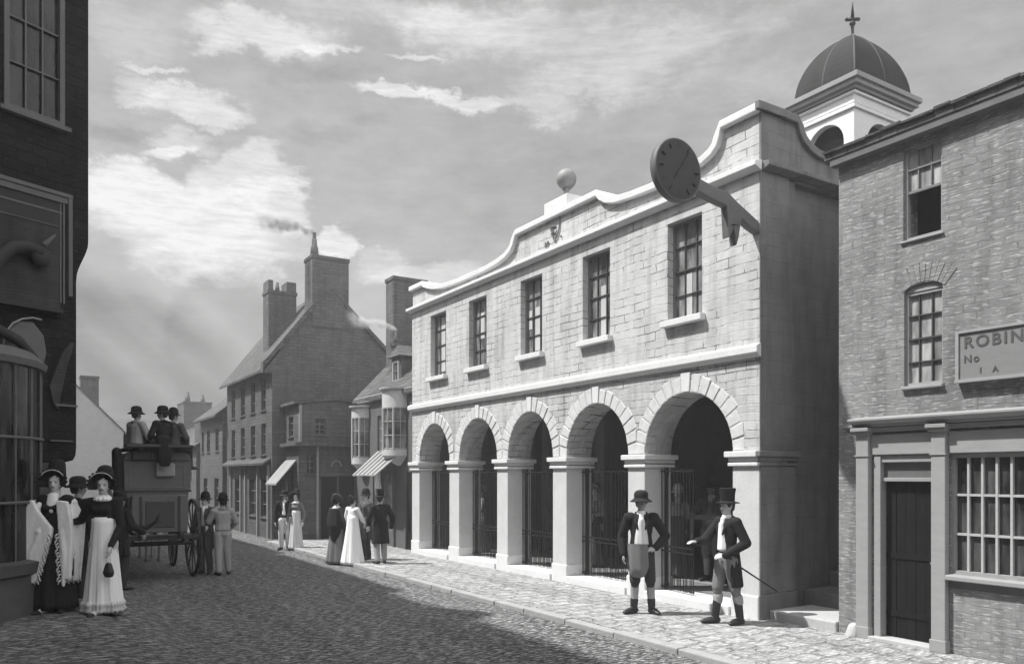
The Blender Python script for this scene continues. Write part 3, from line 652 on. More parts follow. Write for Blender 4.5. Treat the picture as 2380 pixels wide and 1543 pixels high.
# roof with tiles
pit = math.tan(R(16))
rp = MB(SX); rp.prof([(-.13, 6.03), (5.8, 6.03+5.93*pit), (5.8, 6.11+5.93*pit), (-.13, 6.11)], Y(6.42), Y(-3.2))
roof = rp.build('roof', M['tile'], shop)
et = MB(SX); yv = 6.42
while yv > -3.2:
    w = rnd.uniform(.16, .24); dz = rnd.uniform(-.008, .012); et.box(Y(yv), Y(yv-w+.008), -.165, .1, 6.112+dz, 6.135+dz+rnd.uniform(0, .01)); yv -= w
et.build('eaves_tile', M['tile'], roof)
MB(SX).box(Y(6.35), Y(-3.1), -.115, .0, 5.94, 6.028).build('eaves_board', M['darktrim'], shop)
MB().box(9.21, 9.7, 4.9, 5.5, 4.6, 5.95).build('sash_dark_block', M['void'], shop)  # near-black box paints the unlit inside behind the open sash
# sign board
sg = thing('shop_sign', 'framed lettered signboard on the grey brick wall above the shop window', 'sign', (8.88, 4.1, 3.04))
MB(SX).box(Y(4.75), Y(3.30), -.055, -.003, 3.06, 3.57).build('board', plain('painted board', .19, .7, .15, 5., .1, (1, 1, 4)), sg)
MB(SX).box(Y(4.785), Y(3.26), -.075, -.003, 3.57, 3.60).box(Y(4.785), Y(3.26), -.095, -.003, 3.025, 3.06).box(Y(4.785), Y(4.75), -.075, -.003, 3.06, 3.57).box(Y(3.30), Y(3.26), -.075, -.003, 3.06, 3.57).build('frame', M['shoptrim'], sg)
def lettering(txt, size, y, z, x, par, mat, mx_rot=R(-90), sc=1.0):
    cu = bpy.data.curves.new('lettering', 'FONT'); cu.body = txt; cu.size = size; cu.extrude = .003; cu.offset = size*.018; cu.space_character = 1.25
    o = bpy.data.objects.new('lettering', cu); COL.objects.link(o)
    dg = bpy.context.evaluated_depsgraph_get(); me = bpy.data.meshes.new_from_object(o.evaluated_get(dg)); bpy.data.objects.remove(o)
    # text x -> world -Y, text y -> world Z
    T = Matrix(((0, 0, -1, x), (-1, 0, 0, y), (0, 1, 0, z), (0, 0, 0, 1)))@Matrix.Scale(sc, 4, (1, 0, 0))
    me.transform(T); me.materials.clear(); me.materials.append(mat)
    o = bpy.data.objects.new('lettering', me); COL.objects.link(o); o.parent = par
    if par in WM: o.matrix_parent_inverse = WM[par].inverted(); WM[o] = I4
    return o
ink = plain('sign ink', .075, .8, .4, 30., .1)
lettering('ROBINS', .175, 4.70, 3.405, 8.842, sg, ink); lettering('No', .115, 4.70, 3.245, 8.842, sg, ink); lettering('I   A', .085, 4.53, 3.115, 8.842, sg, ink)
# guard stone at the foot of the pilaster
mb = MB(); mb.hull((8.83, 6.06, .0), (.10, .09, .03), (8.85, 6.05, .09), (.085, .08, .08))
o = mb.build('guard_stone', M['step'], remesh=.012, soften=6); tag(o, 'small rounded pale guard stone at the foot of the shop door pilaster', 'guard stone')
# ------------------------------------------------------------------ generic house along the street
def house(name, label, x0, x1, y0, y1, eave, ridge, wall, roof, wx=(), wy=(), chim=(), rx=None, axis='y', group=None, gm='glass', bars='barmid', frame='rowwall', over=.14, cat='house', wcols=2, wrows=3, hipside=True, base=-.12, shopfront=None):
    h = thing(name, label, cat, ((x0+x1)/2, (y0+y1)/2, base), group=group)
    rx = rx if rx is not None else (x0+x1)/2
    T = .22
    hx = [rect(Y(c+w/2), Y(c-w/2), a, b) for (c, w, a, b) in wx]
    if axis == 'y':
        MB(xwall(x0)).slab(rect(Y(y1), Y(y0), base, eave), hx, 0, T).build('wall', M[wall], h)
        gp = [(x0+T, base), (x1, base), (x1, eave), (rx, ridge), (x0+T, eave+(ridge-eave)*T/(rx-x0))]
        gh = [rect(c-w/2, c+w/2, a, b) for (c, w, a, b) in wy]
        MB(ywall(y0)).slab(gp, gh, 0, T).build('gable_wall', M[wall], h)
        MB(ywall(y1-T)).slab(gp, [], 0, T).build('gable_wall', M[wall], h)
        MB().box(x1-T, x1-.002, y0+T, y1-T, base, eave-.02).build('back_wall', M[wall], h)
        r = MB(); th = .09
        for (xa, xb) in ((x0, rx), (x1, rx)):
            s = -1 if xa < xb else 1; sl = (ridge-eave)/abs(xb-xa); e = over
            za = eave-sl*e
            r.add([(xa+s*e, y0-.06, za), (xb, y0-.06, ridge), (xb, y1+.02, ridge), (xa+s*e, y1+.02, za), (xa+s*e, y0-.06, za+th), (xb, y0-.06, ridge+th), (xb, y1+.02, ridge+th), (xa+s*e, y1+.02, za+th)],
                  [(0, 1, 2, 3), (4, 7, 6, 5), (0, 4, 5, 1), (1, 5, 6, 2), (2, 6, 7, 3), (3, 7, 4, 0)])
    else:
        ry = (y0+y1)/2
        gp = [(Y(y1), base), (Y(y0), base), (Y(y0), eave), (Y(ry), ridge), (Y(y1), eave)]
        MB(xwall(x0)).slab(gp, hx, 0, T).build('gable_wall', M[wall], h)
        gh = [rect(c-w/2, c+w/2, a, b) for (c, w, a, b) in wy]
        MB(ywall(y0)).slab(rect(x0+T, x1, base, eave), gh, 0, T).build('wall', M[wall], h)
        MB().box(x0+T, x1, y1-T, y1, base, eave).build('wall', M[wall], h)
        MB().box(x1-T, x1-.002, y0+T, y1-T, base, eave-.02).build('back_wall', M[wall], h)
        r = MB(); th = .09
        for (ya, yb) in ((y0, ry), (y1, ry)):
            s = -1 if ya < yb else 1; sl = (ridge-eave)/abs(yb-ya); e = over; za = eave-sl*e
            r.add([(x0-.06, ya+s*e, za), (x0-.06, yb, ridge), (x1+.06, yb, ridge), (x1+.06, ya+s*e, za), (x0-.06, ya+s*e, za+th), (x0-.06, yb, ridge+th), (x1+.06, yb, ridge+th), (x1+.06, ya+s*e, za+th)],
                  [(0, 1, 2, 3), (4, 7, 6, 5), (0, 4, 5, 1), (1, 5, 6, 2), (2, 6, 7, 3), (3, 7, 4, 0)])
    rf = r.build('roof', M[roof], h)
    for (c, w, a, b) in wx: window(xwall(x0), h, Y(c+w/2), Y(c-w/2), a, b, wcols, wrows, M[gm], M[bars], M[frame], M[frame], depth=.09, sill=(.04, .05, .05), fw=.04, bw=.025)
    for (c, w, a, b) in wy: window(ywall(y0), h, c-w/2, c+w/2, a, b, wcols, wrows, M[gm], M[bars], M[frame], M[frame], depth=.09, sill=(.04, .05, .05), fw=.04, bw=.025)
    for ch in chim: chimney(h, *ch)
    return h
def chimney(par, x0, x1, y0, y1, z0, z1, pots=(), mat='brickdark'):
    m = MB(); m.box(x0, x1, y0, y1, z0, z1-.12).box(x0-.03, x1+.03, y0-.03, y1+.03, z1-.12, z1)
    c = m.build('chimney', M[mat], par, bevel=.015)
    for (px_, py_, r, hh) in pots:
        MB().lathe([(r, 0), (r*.82, hh*.55), (r*.62, hh*.6), (r*.55, hh), (r*.4, hh)], (px_, py_, z1-.01), 12).build('chimney_pot', M['render'], c, smooth=True)
    return c
# ---- bow windowed house beyond the hall
bw = house('bow_window_house', 'house with two tall round bow windows standing just beyond the white hall', 8.95, 12.3, 18.80, 23.35, 4.38, 6.7, 'render', 'tile',
      wx=[(21.45, .5, 2.65, 3.75)], chim=[(9.85, 11.0, 22.6, 23.2, 5.2, 8.2, ())], rx=11.2, gm='glass', bars='barpale', frame='bow')
def bow(par, cy, r, zb, zt, win0, win1):
    c = (8.97, cy, 0); a0 = R(90); a1 = R(270)
    b = MB(); b.lathe([(r*.15, zb-.28), (r*.75, zb-.10), (r, zb), (r, win0)], c, 20, a0=a0, a1=a1); b.build('bow_base', M['bow'], par)
    b = MB(); b.lathe([(r, win1), (r, zt-.08), (r*.1, zt-.08)], c, 20, a0=a0, a1=a1)
    o = b.build('bow_head', M['bow'], par, smooth=False)
    MB().lathe([(r*.9, zt-.085), (r+.07, zt-.06), (r+.08, zt-.01), (r*.95, zt), (.02, zt+.015)], c, 20, a0=a0, a1=a1).build('bow_cap', M['bow'], o)
    MB().lathe([(r-.035, win0), (r-.035, win1)], c, 20, a0=a0, a1=a1).build('pane', M['glass'], o)
    g = MB()
    for k in range(9):
        a = R(90+180*k/8); x, y = c[0]+r*math.cos(a), cy+r*math.sin(a)*.985
        g.box(x-.02, x+.02, y-.022, y+.022, win0, win1) if k % 2 == 0 else g.box(x-.008, x+.008, y-.01, y+.01, win0, win1)
    for z in [win0+.02, win0+(win1-win0)/3, win0+2*(win1-win0)/3, win1-.02]:
        g.tube([(c[0]+(r-.012)*math.cos(R(90+180*k/16)), cy+(r-.012)*math.sin(R(90+180*k/16)), z) for k in range(17)], .010, 5)
    g.build('glazing_bar', M['barpale'], o)
bow(bw, 20.12, .50, 2.55, 4.42, 2.72, 3.85); bow(bw, 22.75, .40, 2.35, 4.12, 2.55, 3.74)
MB(xwall(8.95)).prof([(-.12, 4.28), (0, 4.22), (0, 4.37), (-.12, 4.36)], Y(23.3), Y(18.82)).build('eaves_board', M['bow'], bw)
for (yc, lab) in ((19.35, 0), (21.0, 0)):
    d = MB(); d.box(9.25, 10.6, yc-.34, yc+.34, 4.5, 5.45); dd = d.build('dormer', M['rowwall'], bw)
    MB().add([(9.12, yc-.46, 5.42), (9.12, yc+.46, 5.42), (10.9, yc+.46, 5.42), (10.9, yc-.46, 5.42), (9.3, yc, 5.78), (11.1, yc, 5.78)], [(0, 3, 2, 1), (0, 1, 4), (1, 2, 5, 4), (2, 3, 5), (3, 0, 4, 5)]).build('dormer_roof', M['tile'], dd)
    window(xwall(9.25), dd, Y(yc+.22), Y(yc-.22), 4.70, 5.30, 2, 2, M['glass'], M['barmid'], M['barpale'], None, depth=-.012, fw=.05)
MB(xwall(8.95)).box(Y(19.62), Y(19.0), -.006, .0, -.0, 2.1).build('door', M['door'], bw)
for (a, b) in ((18.95, 19.02), (19.60, 19.70), (20.4, 20.5), (21.9, 22.0)): MB(xwall(8.95)).box(Y(b), Y(a), -.06, 0, 0, 2.25).build('pilaster', M['render'], bw)
MB(xwall(8.95)).box(Y(21.88), Y(20.55), -.02, .0, .7, 2.05).build('shop_window', M['glass'], bw)
# sloping shop blind
bl = MB(); bl.add([(8.93, 19.75, 2.72), (8.93, 21.65, 2.72), (8.12, 21.55, 2.02), (8.12, 19.85, 2.02), (8.93, 19.75, 2.68), (8.93, 21.65, 2.68), (8.12, 21.55, 1.99), (8.12, 19.85, 1.99)], [(0, 1, 2, 3), (7, 6, 5, 4), (0, 4, 5, 1), (1, 5, 6, 2), (2, 6, 7, 3), (3, 7, 4, 0)])
for k in range(1, 6):
    yy = 19.75+1.9*k/6; bl.bar((8.93, yy, 2.735), (8.12, yy, 2.03), .03)
bl.build('window_blind', M['palerender'], bw)
chimney(bw, 9.70, 9.9, 22.2, 22.4, 4.9, 6.05, [(9.80, 22.3, .075, .38)])
# ---- low jettied shop in front of the gable
ls = house('jettied_shop', 'low dim jettied shop with a small street blind below the tall gable', 7.40, 9.9, 24.3, 25.86, 4.25, 4.42, 'rowwall', 'slate',
      wy=[(8.1, .34, 3.3, 3.8), (7.78, .26, 2.05, 2.65)], wx=[(25.1, .5, 3.25, 3.9), (25.1, .6, 1.0, 2.1)], gm='glassdark', over=.16)
jt = MB(); jt.box(7.22, 9.9, 24.02, 24.296, 2.93, 3.03).box(7.22, 7.396, 24.296, 25.8, 2.93, 3.03); jt.build('jetty_eaves', M['slate'], ls)
MB().box(7.40, 7.48, 24.22, 24.298, 3.05, 4.2).build('corner_post', M['palerender'], ls); MB().box(7.95, 8.02, 24.22, 24.298, -.1, 2.9).build('corner_post', M['palerender'], ls)
MB(ywall(24.298)).box(8.12, 8.62, -.03, .0, -.1, 1.95).build('door', M['door'], ls); MB(ywall(24.298)).box(8.70, 9.2, -.03, .0, -.1, 1.98).build('door', M['void'], ls)
MB(ywall(24.298)).box(8.05, 9.28, -.06, .0, 1.99, 2.10).build('door_head', M['render'], ls)
MB().add([(7.38, 24.5, 2.5), (7.38, 25.7, 2.5), (6.75, 25.7, 1.75), (6.75, 24.5, 1.75), (7.38, 24.5, 2.45), (7.38, 25.7, 2.45), (6.75, 25.7, 1.70), (6.75, 24.5, 1.70)], [(0, 1, 2, 3), (7, 6, 5, 4), (0, 4, 5, 1), (1, 5, 6, 2), (2, 6, 7, 3), (3, 7, 4, 0)]).build('street_blind', M['palerender'], ls)
hm = MB(ywall(24.295)); hm.tube([(8.62+.16*math.cos(R(a)), 0, 2.28+.2*math.sin(R(a))) for a in range(0, 181, 15)], .02, 6); hm.build('fanlight_hood', M['palerender'], ls)
# ---- tall gabled brick house
gh = house('gable_house', 'tall smoky brick house with a steep gable and massive chimneys', 7.0, 11.6, 25.9, 32.4, 5.75, 8.35, 'brickdark', 'tile',
      wx=[(26.9, .6, 4.2, 5.3), (28.3, .6, 4.2, 5.3), (29.8, .6, 4.2, 5.3), (31.3, .6, 4.2, 5.3), (26.9, .6, 2.7, 3.75), (28.3, .6, 2.7, 3.75), (29.8, .6, 2.7, 3.75), (31.3, .6, 2.7, 3.75), (26.8, .9, .6, 1.9), (28.4, .9, .6, 1.9), (30.6, .9, .6, 1.9)],
      chim=[(8.34, 9.62, 25.86, 26.7, 7.0, 9.42, [(8.52, 26.2, .15, .62)]), (7.45, 8.45, 28.0, 28.7, 6.2, 8.55, [(7.62, 28.3, .10, .40), (7.85, 28.3, .09, .36)])], rx=9.0, gm='glassdark', bars='barmid', over=.28)
MB().box(7.45, 7.62, 28.0, 28.68, 8.54, 8.9).build('chimney_head', M['brickdark'], gh); MB().box(8.1, 8.44, 28.0, 28.68, 8.54, 8.9).build('chimney_head', M['brickdark'], gh)
MB().tube([(8.52, 26.2, 9.95), (8.52, 26.2, 10.25)], .06, 8).build('flue_pipe', M['render'], gh)
MB(ywall(25.9)).box(7.0, 7.62, -.05, .0, -.1, 5.6).build('gable_pier', M['rowwall'], gh)
kn = MB(ywall(25.9)); kn.slab([(6.70, 5.35), (7.0, 5.35), (7.25, 5.9), (7.25, 6.25), (6.72, 5.72)], [], -.06, .25); kn.build('kneeler', M['brickdark'], gh)
vg = MB(ywall(25.9)); vg.bar((6.75, -.03, 5.62), (8.5, -.03, 7.86), .10, .12).bar((11.7, -.03, 5.78), (9.5, -.03, 7.85), .10, .12).build('verge', M['tile'], gh)
MB(xwall(7.0)).prof([(-.26, 2.35), (0, 2.5), (0, 2.58), (-.26, 2.42)], Y(32.2), Y(26.0)).build('shop_fascia', M['rowwall'], gh)
for yy in (26.15, 27.5, 29.2, 29.9, 31.5): MB(xwall(7.0)).box(Y(yy+.1), Y(yy), -.07, 0, -.1, 2.36).build('pilaster', M['palerender'], gh)
# ---- lower houses on down the right side
house('row_house', 'lower dim brick house adjoining the far end of the tall gabled house', 6.85, 11, 32.5, 37.0, 4.55, 6.2, 'rowwall', 'tile', wx=[(33.5, .6, 3.0, 3.9), (35.2, .6, 3.0, 3.9), (36.4, .5, 3.0, 3.9), (33.6, .8, .7, 1.9), (35.8, .8, .7, 1.9)], gm='glassdark', over=.3, group=None)
house('row_house', 'small house with a boxy upper bay, third down the dim right row', 6.7, 11, 37.1, 42.5, 3.3, 4.6, 'rowwall', 'tile', wx=[(38.5, .7, 1.9, 2.8), (41, .7, 1.9, 2.8), (39.5, 1, .3, 1.4)], gm='glassdark', chim=[(6.9, 7.6, 37.3, 38.6, 3.2, 4.55, ())], over=.2)
house('far_house', 'pale far house carrying a tall block of chimneys above the coach horses', 7.3, 11.5, 47, 55, 4.3, 5.2, 'farwall', 'slate', wx=[(49, .8, 2.2, 3.4), (52, .8, 2.2, 3.4)], chim=[(7.9, 9.4, 47.4, 49.5, 4.0, 6.2, [(8.2, 48, .16, .6), (9.1, 48.4, .14, .5)])], gm='glass')
house('far_house', 'misty far gabled house rising behind the dark corner house', -.5, 4.5, 44, 52, 4.2, 6.6, 'farwall', 'slate', rx=2.2, wy=[(1.2, .6, 2.2, 3.0)], chim=[(2.6, 3.4, 44.2, 45.0, 5.0, 6.95, ())], gm='glass')
house('far_house', 'faint house closing the far end of the street behind the coach', 3.6, 14, 68, 76, 4.6, 6.6, 'farwall', 'slate', axis='x', wx=[(70, .8, 2.8, 3.9), (74, .8, 2.8, 3.9)], wy=[(6, .8, 2.8, 3.9), (9, .8, 2.8, 3.9), (12, .8, 2.8, 3.9)], gm='glass')
# ---- houses on the left side of the street that the frame does not reach; their height shades the road
for i, (y0, y1, hh) in enumerate(((-13.5, -5.2, 13.4), (-5.1, 2.9, 13.7), (3.0, 10.3, 13.5))):
    h = thing('town_house', ['brick town house on the left of the street, nearest the viewer', 'tall brick town house on the left of the street, middle of the terrace', 'brick town house on the left, next to the dark corner house'][i], 'house', (-4.5, (y0+y1)/2, 0))
    mx = Matrix(((0, -1, 0, -1.9), (1, 0, 0, 0), (0, 0, 1, 0), (0, 0, 0, 1)))      # facing +X
    ws = [(y0+1.2+1.9*k, .9, z, z+1.5) for k in range(int((y1-y0-1)/1.9)) for z in (1.0, 3.7, 6.3, 9.2)]
    MB(mx).slab(rect(y0, y1, -.15, hh), [rect(c-.45, c+.45, a, b) for c, w, a, b in ws], 0, .3).build('wall', M['rowwall'], h)
    for c, w, a, b in ws: window(mx, h, c-.45, c+.45, a, b, 3, 4, M['glass'], M['barmid'], M['barmid'], M['render'])
    MB().box(-8, -2.21, y0, y0+.25, -.15, hh).box(-8, -2.21, y1-.25, y1, -.15, hh).box(-8.2, -8, y0, y1, -.15, hh).build('wall', M['rowwall'], h)
    MB().add([(-1.75, y0-.01, hh), (-5, y0-.01, hh+1.2), (-8.4, y0-.01, hh), (-1.75, y1+.01, hh), (-5, y1+.01, hh+1.2), (-8.4, y1+.01, hh)], [(0, 1, 2), (5, 4, 3), (0, 3, 4, 1), (1, 4, 5, 2), (2, 5, 3, 0)]).build('roof', M['tile'], h)

# unseen left row past the corner house, added and sized to shade the road
for (x0, x1, y0, y1, hh, lab) in ((-8.6, -2.75, 11.2, 20.5, 14.9, 'unseen tall brick house behind the dark corner house, sized for its shade'), (-2.6, .55, 16.4, 24.0, 9.5, 'brick house on the left just past the dark corner house'), (-4.0, .95, 24.1, 33.5, 9.0, 'brick house farther along the left of the street')):
    house('town_house', lab, x0, x1, y0, y1, hh, hh+.9, 'rowwall', 'slate', wy=[((x0+x1)/2, .9, 1.0, 2.4), ((x0+x1)/2, .9, 3.8, 5.2)], over=.05)
# ------------------------------------------------------------------ dark corner house at the left edge
ch = thing('corner_house', 'near-black corner house at the left edge with carved shopfront and curved shop window', 'house', (.89, 13.4, .10), R(24.9), local=True)
zb = -.10            # local z of the ground formulas below is world z minus .10
def Z(z): return z-.10
hw = [rect(-1.17, -.35, Z(7.1), Z(9.05))]
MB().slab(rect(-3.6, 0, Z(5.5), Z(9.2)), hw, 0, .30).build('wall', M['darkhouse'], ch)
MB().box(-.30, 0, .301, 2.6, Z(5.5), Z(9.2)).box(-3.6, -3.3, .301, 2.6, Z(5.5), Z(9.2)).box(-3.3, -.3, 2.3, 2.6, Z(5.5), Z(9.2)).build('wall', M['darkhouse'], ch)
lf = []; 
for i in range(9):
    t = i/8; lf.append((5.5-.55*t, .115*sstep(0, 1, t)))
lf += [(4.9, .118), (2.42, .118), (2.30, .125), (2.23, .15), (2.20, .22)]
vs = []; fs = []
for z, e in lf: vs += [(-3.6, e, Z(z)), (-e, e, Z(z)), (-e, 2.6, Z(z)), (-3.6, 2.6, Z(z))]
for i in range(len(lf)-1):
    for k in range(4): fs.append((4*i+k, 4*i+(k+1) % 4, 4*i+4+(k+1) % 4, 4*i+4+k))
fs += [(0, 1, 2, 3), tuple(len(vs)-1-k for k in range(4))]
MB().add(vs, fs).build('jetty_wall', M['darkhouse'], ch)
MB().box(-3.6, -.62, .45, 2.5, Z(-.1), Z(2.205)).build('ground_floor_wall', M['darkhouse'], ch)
MB().box(-3.8, .012, -.06, 2.8, Z(9.2), Z(9.34)).build('eaves', M['darkwood'], ch)
MB().add([(-3.8, -.06, Z(9.34)), (.012, -.06, Z(9.34)), (.012, 2.8, Z(9.34)), (-3.8, 2.8, Z(9.34)), (-3.2, 1.2, Z(9.7)), (-.5, 1.2, Z(9.7))], [(3, 2, 1, 0), (0, 1, 5, 4), (1, 2, 5), (2, 3, 4, 5), (3, 0, 4)]).build('roof', M['slate'], ch)
ww = MB(); 
for (a, b, c, d) in ((-1.17, -1.10, 7.1, 9.05), (-.42, -.35, 7.1, 9.05), (-1.10, -.42, 7.1, 7.16), (-1.10, -.42, 8.99, 9.05)): ww.box(a, b, -.015, .08, Z(c), Z(d))
wf = ww.build('window', M['darktrim'], ch)
gb = MB()
for x in (-1.10+.68/3, -1.10+.68*2/3): gb.box(x-.011, x+.011, .02, .05, Z(7.16), Z(8.99))
for z in (7.77, 8.40): gb.box(-1.10, -.42, .015, .052, Z(z)-.011, Z(z)+.011)
gb.build('glazing_bar', M['darktrim'], wf)
MB().box(-1.12, -.40, .06, .07, Z(7.12), Z(9.03)).build('pane', M['glassdark'], wf)
MB().prof([(-.09, Z(7.02)), (.02, Z(7.02)), (.02, Z(7.10)), (-.09, Z(7.085))], -1.25, -.29).build('sill', M['darktrim'], wf, bevel=.01)
# framed fascia of the shopfront
fr = MB(); fr.box(-2.6, -.27, -.09, .10, Z(6.05), Z(6.11)).box(-2.6, -.30, -.07, .10, Z(5.96), Z(6.05)).box(-2.6, -.40, -.05, .10, Z(5.80), Z(5.83)).box(-2.6, -.42, -.05, .10, Z(5.60), Z(5.62))
fr.box(-.335, -.275, -.09, .10, Z(4.62), Z(6.05)).box(-.40, -.37, -.06, .10, Z(4.5), Z(5.96)).box(-.44, -.415, -.05, .10, Z(4.5), Z(5.96))
fr.build('fascia_frame', M['darktrim'], ch, bevel=.008)
MB().box(-2.6, -.43, -.035, .10, Z(4.42), Z(5.62)).build('fascia_panel', M['darkpanel'], ch); MB().box(-2.6, -.43, -.04, .09, Z(5.625), Z(5.955)).build('fascia_panel', M['darkwood'], ch)
MB().box(-2.6, -.40, -.07, .11, Z(4.36), Z(4.42)).build('fascia_moulding', M['darkwood'], ch)
sc = MB(); pts = [(-1.55, -.12, Z(4.45)), (-1.42, -.13, Z(4.72)), (-1.28, -.14, Z(4.98)), (-1.12, -.15, Z(5.14)), (-.96, -.15, Z(5.19)), (-.84, -.15, Z(5.17)), (-.76, -.15, Z(5.12))]
sc.tube(pts, [.10, .10, .10, .095, .09, .09, .10], 12).ell((-.76, -.15, Z(5.09)), (.15, .09, .15), 3); sc.build('scroll', M['darkwood'], ch, smooth=True)
MB().hull((-.70, -.15, Z(5.28)), (.045, .035, .03), (-.55, -.13, Z(5.45)), .012).build('finial_highlight', M['render'], ch, smooth=True)  # small pale cone paints the highlight at the end of the scroll
MB().tube([(-1.22+.0, -.10, Z(3.80)), (-1.20, -.10, Z(3.95)), (-1.10, -.10, Z(4.10)), (-.98, -.10, Z(4.18)), (-.84, -.10, Z(4.22)), (-.72, -.10, Z(4.21))], .013, 8).build('hood_moulding', M['palerender'], ch)
hp = MB(); hp.slab([(-1.18, Z(3.45)), (-.70, Z(3.45)), (-.62, Z(3.75)), (-.66, Z(4.0)), (-.80, Z(4.17)), (-.98, Z(4.15)), (-1.12, Z(4.02)), (-1.18, Z(3.85))], [], -.05, .11); hp.build('hood_panel', M['darktrim'], ch, bevel=.02)
s2 = MB(); s2.tube([(-1.5, -.15, Z(3.9)), (-1.3, -.15, Z(3.98)), (-1.05, -.15, Z(3.86)), (-.85, -.14, Z(3.66)), (-.72, -.12, Z(3.40))], [.06, .07, .07, .06, .05], 10).ell((-1.16, -.17, Z(3.66)), (.13, .08, .15), 3); s2.build('scroll', M['darkwood'], ch, smooth=True)
lfm = MB(); lfm.slab([(-.53, Z(3.30)), (-.44, Z(3.55)), (-.36, Z(3.78)), (-.22, Z(3.98)), (-.17, Z(3.95)), (-.24, Z(3.72)), (-.30, Z(3.50)), (-.36, Z(3.20)), (-.40, Z(2.95)), (-.48, Z(3.05))], [], .06, .14); lfm.build('carved_leaf', M['darkpanel'], ch, bevel=.015)
MB().box(-.45, -.13, .05, .12, Z(3.02), Z(3.05)).box(-.52, -.2, .05, .12, Z(2.50), Z(2.52)).build('post_moulding', M['darktrim'], ch)
# curved shop window
bc = (-2.30, .10, 0); br_ = 1.53; A0, A1 = R(-180), R(4)
st = MB(); st.lathe([(br_+.02, Z(-.1)), (br_+.02, Z(.72)), (br_+.09, Z(.76)), (br_+.12, Z(.90)), (br_-.02, Z(.93))], bc, 40, a0=A0, a1=A1); sb = st.build('stall_riser', plain('stall boards', .085, .7, .35, 3., .3, (1, 1, 2)), ch)
MB().lathe([(br_-.04, Z(.90)), (br_-.04, Z(3.42))], bc, 40, a0=A0, a1=A1).build('bow_pane', M['glassdark'], ch, smooth=True)
bb = MB()
for k in range(0, 15):
    a = A0+(A1-A0)*k/14; x, y = bc[0]+(br_-.02)*math.cos(a), bc[1]+(br_-.02)*math.sin(a); bb.box(x-.008, x+.008, y-.008, y+.008, Z(.92), Z(3.40))
for z in (1.66, 2.48): bb.tube([(bc[0]+(br_-.01)*math.cos(A0+(A1-A0)*k/40), bc[1]+(br_-.01)*math.sin(A0+(A1-A0)*k/40), Z(z)) for k in range(41)], .02, 6)
bb.build('bow_glazing_bar', M['darktrim'], ch)
MB().lathe([(br_-.05, Z(3.38)), (br_+.03, Z(3.40)), (br_+.05, Z(3.48)), (br_-.10, Z(3.62)), (.3, Z(3.72))], bc, 40, a0=A0, a1=A1).build('bow_cap', M['darktrim'], ch, smooth=False)
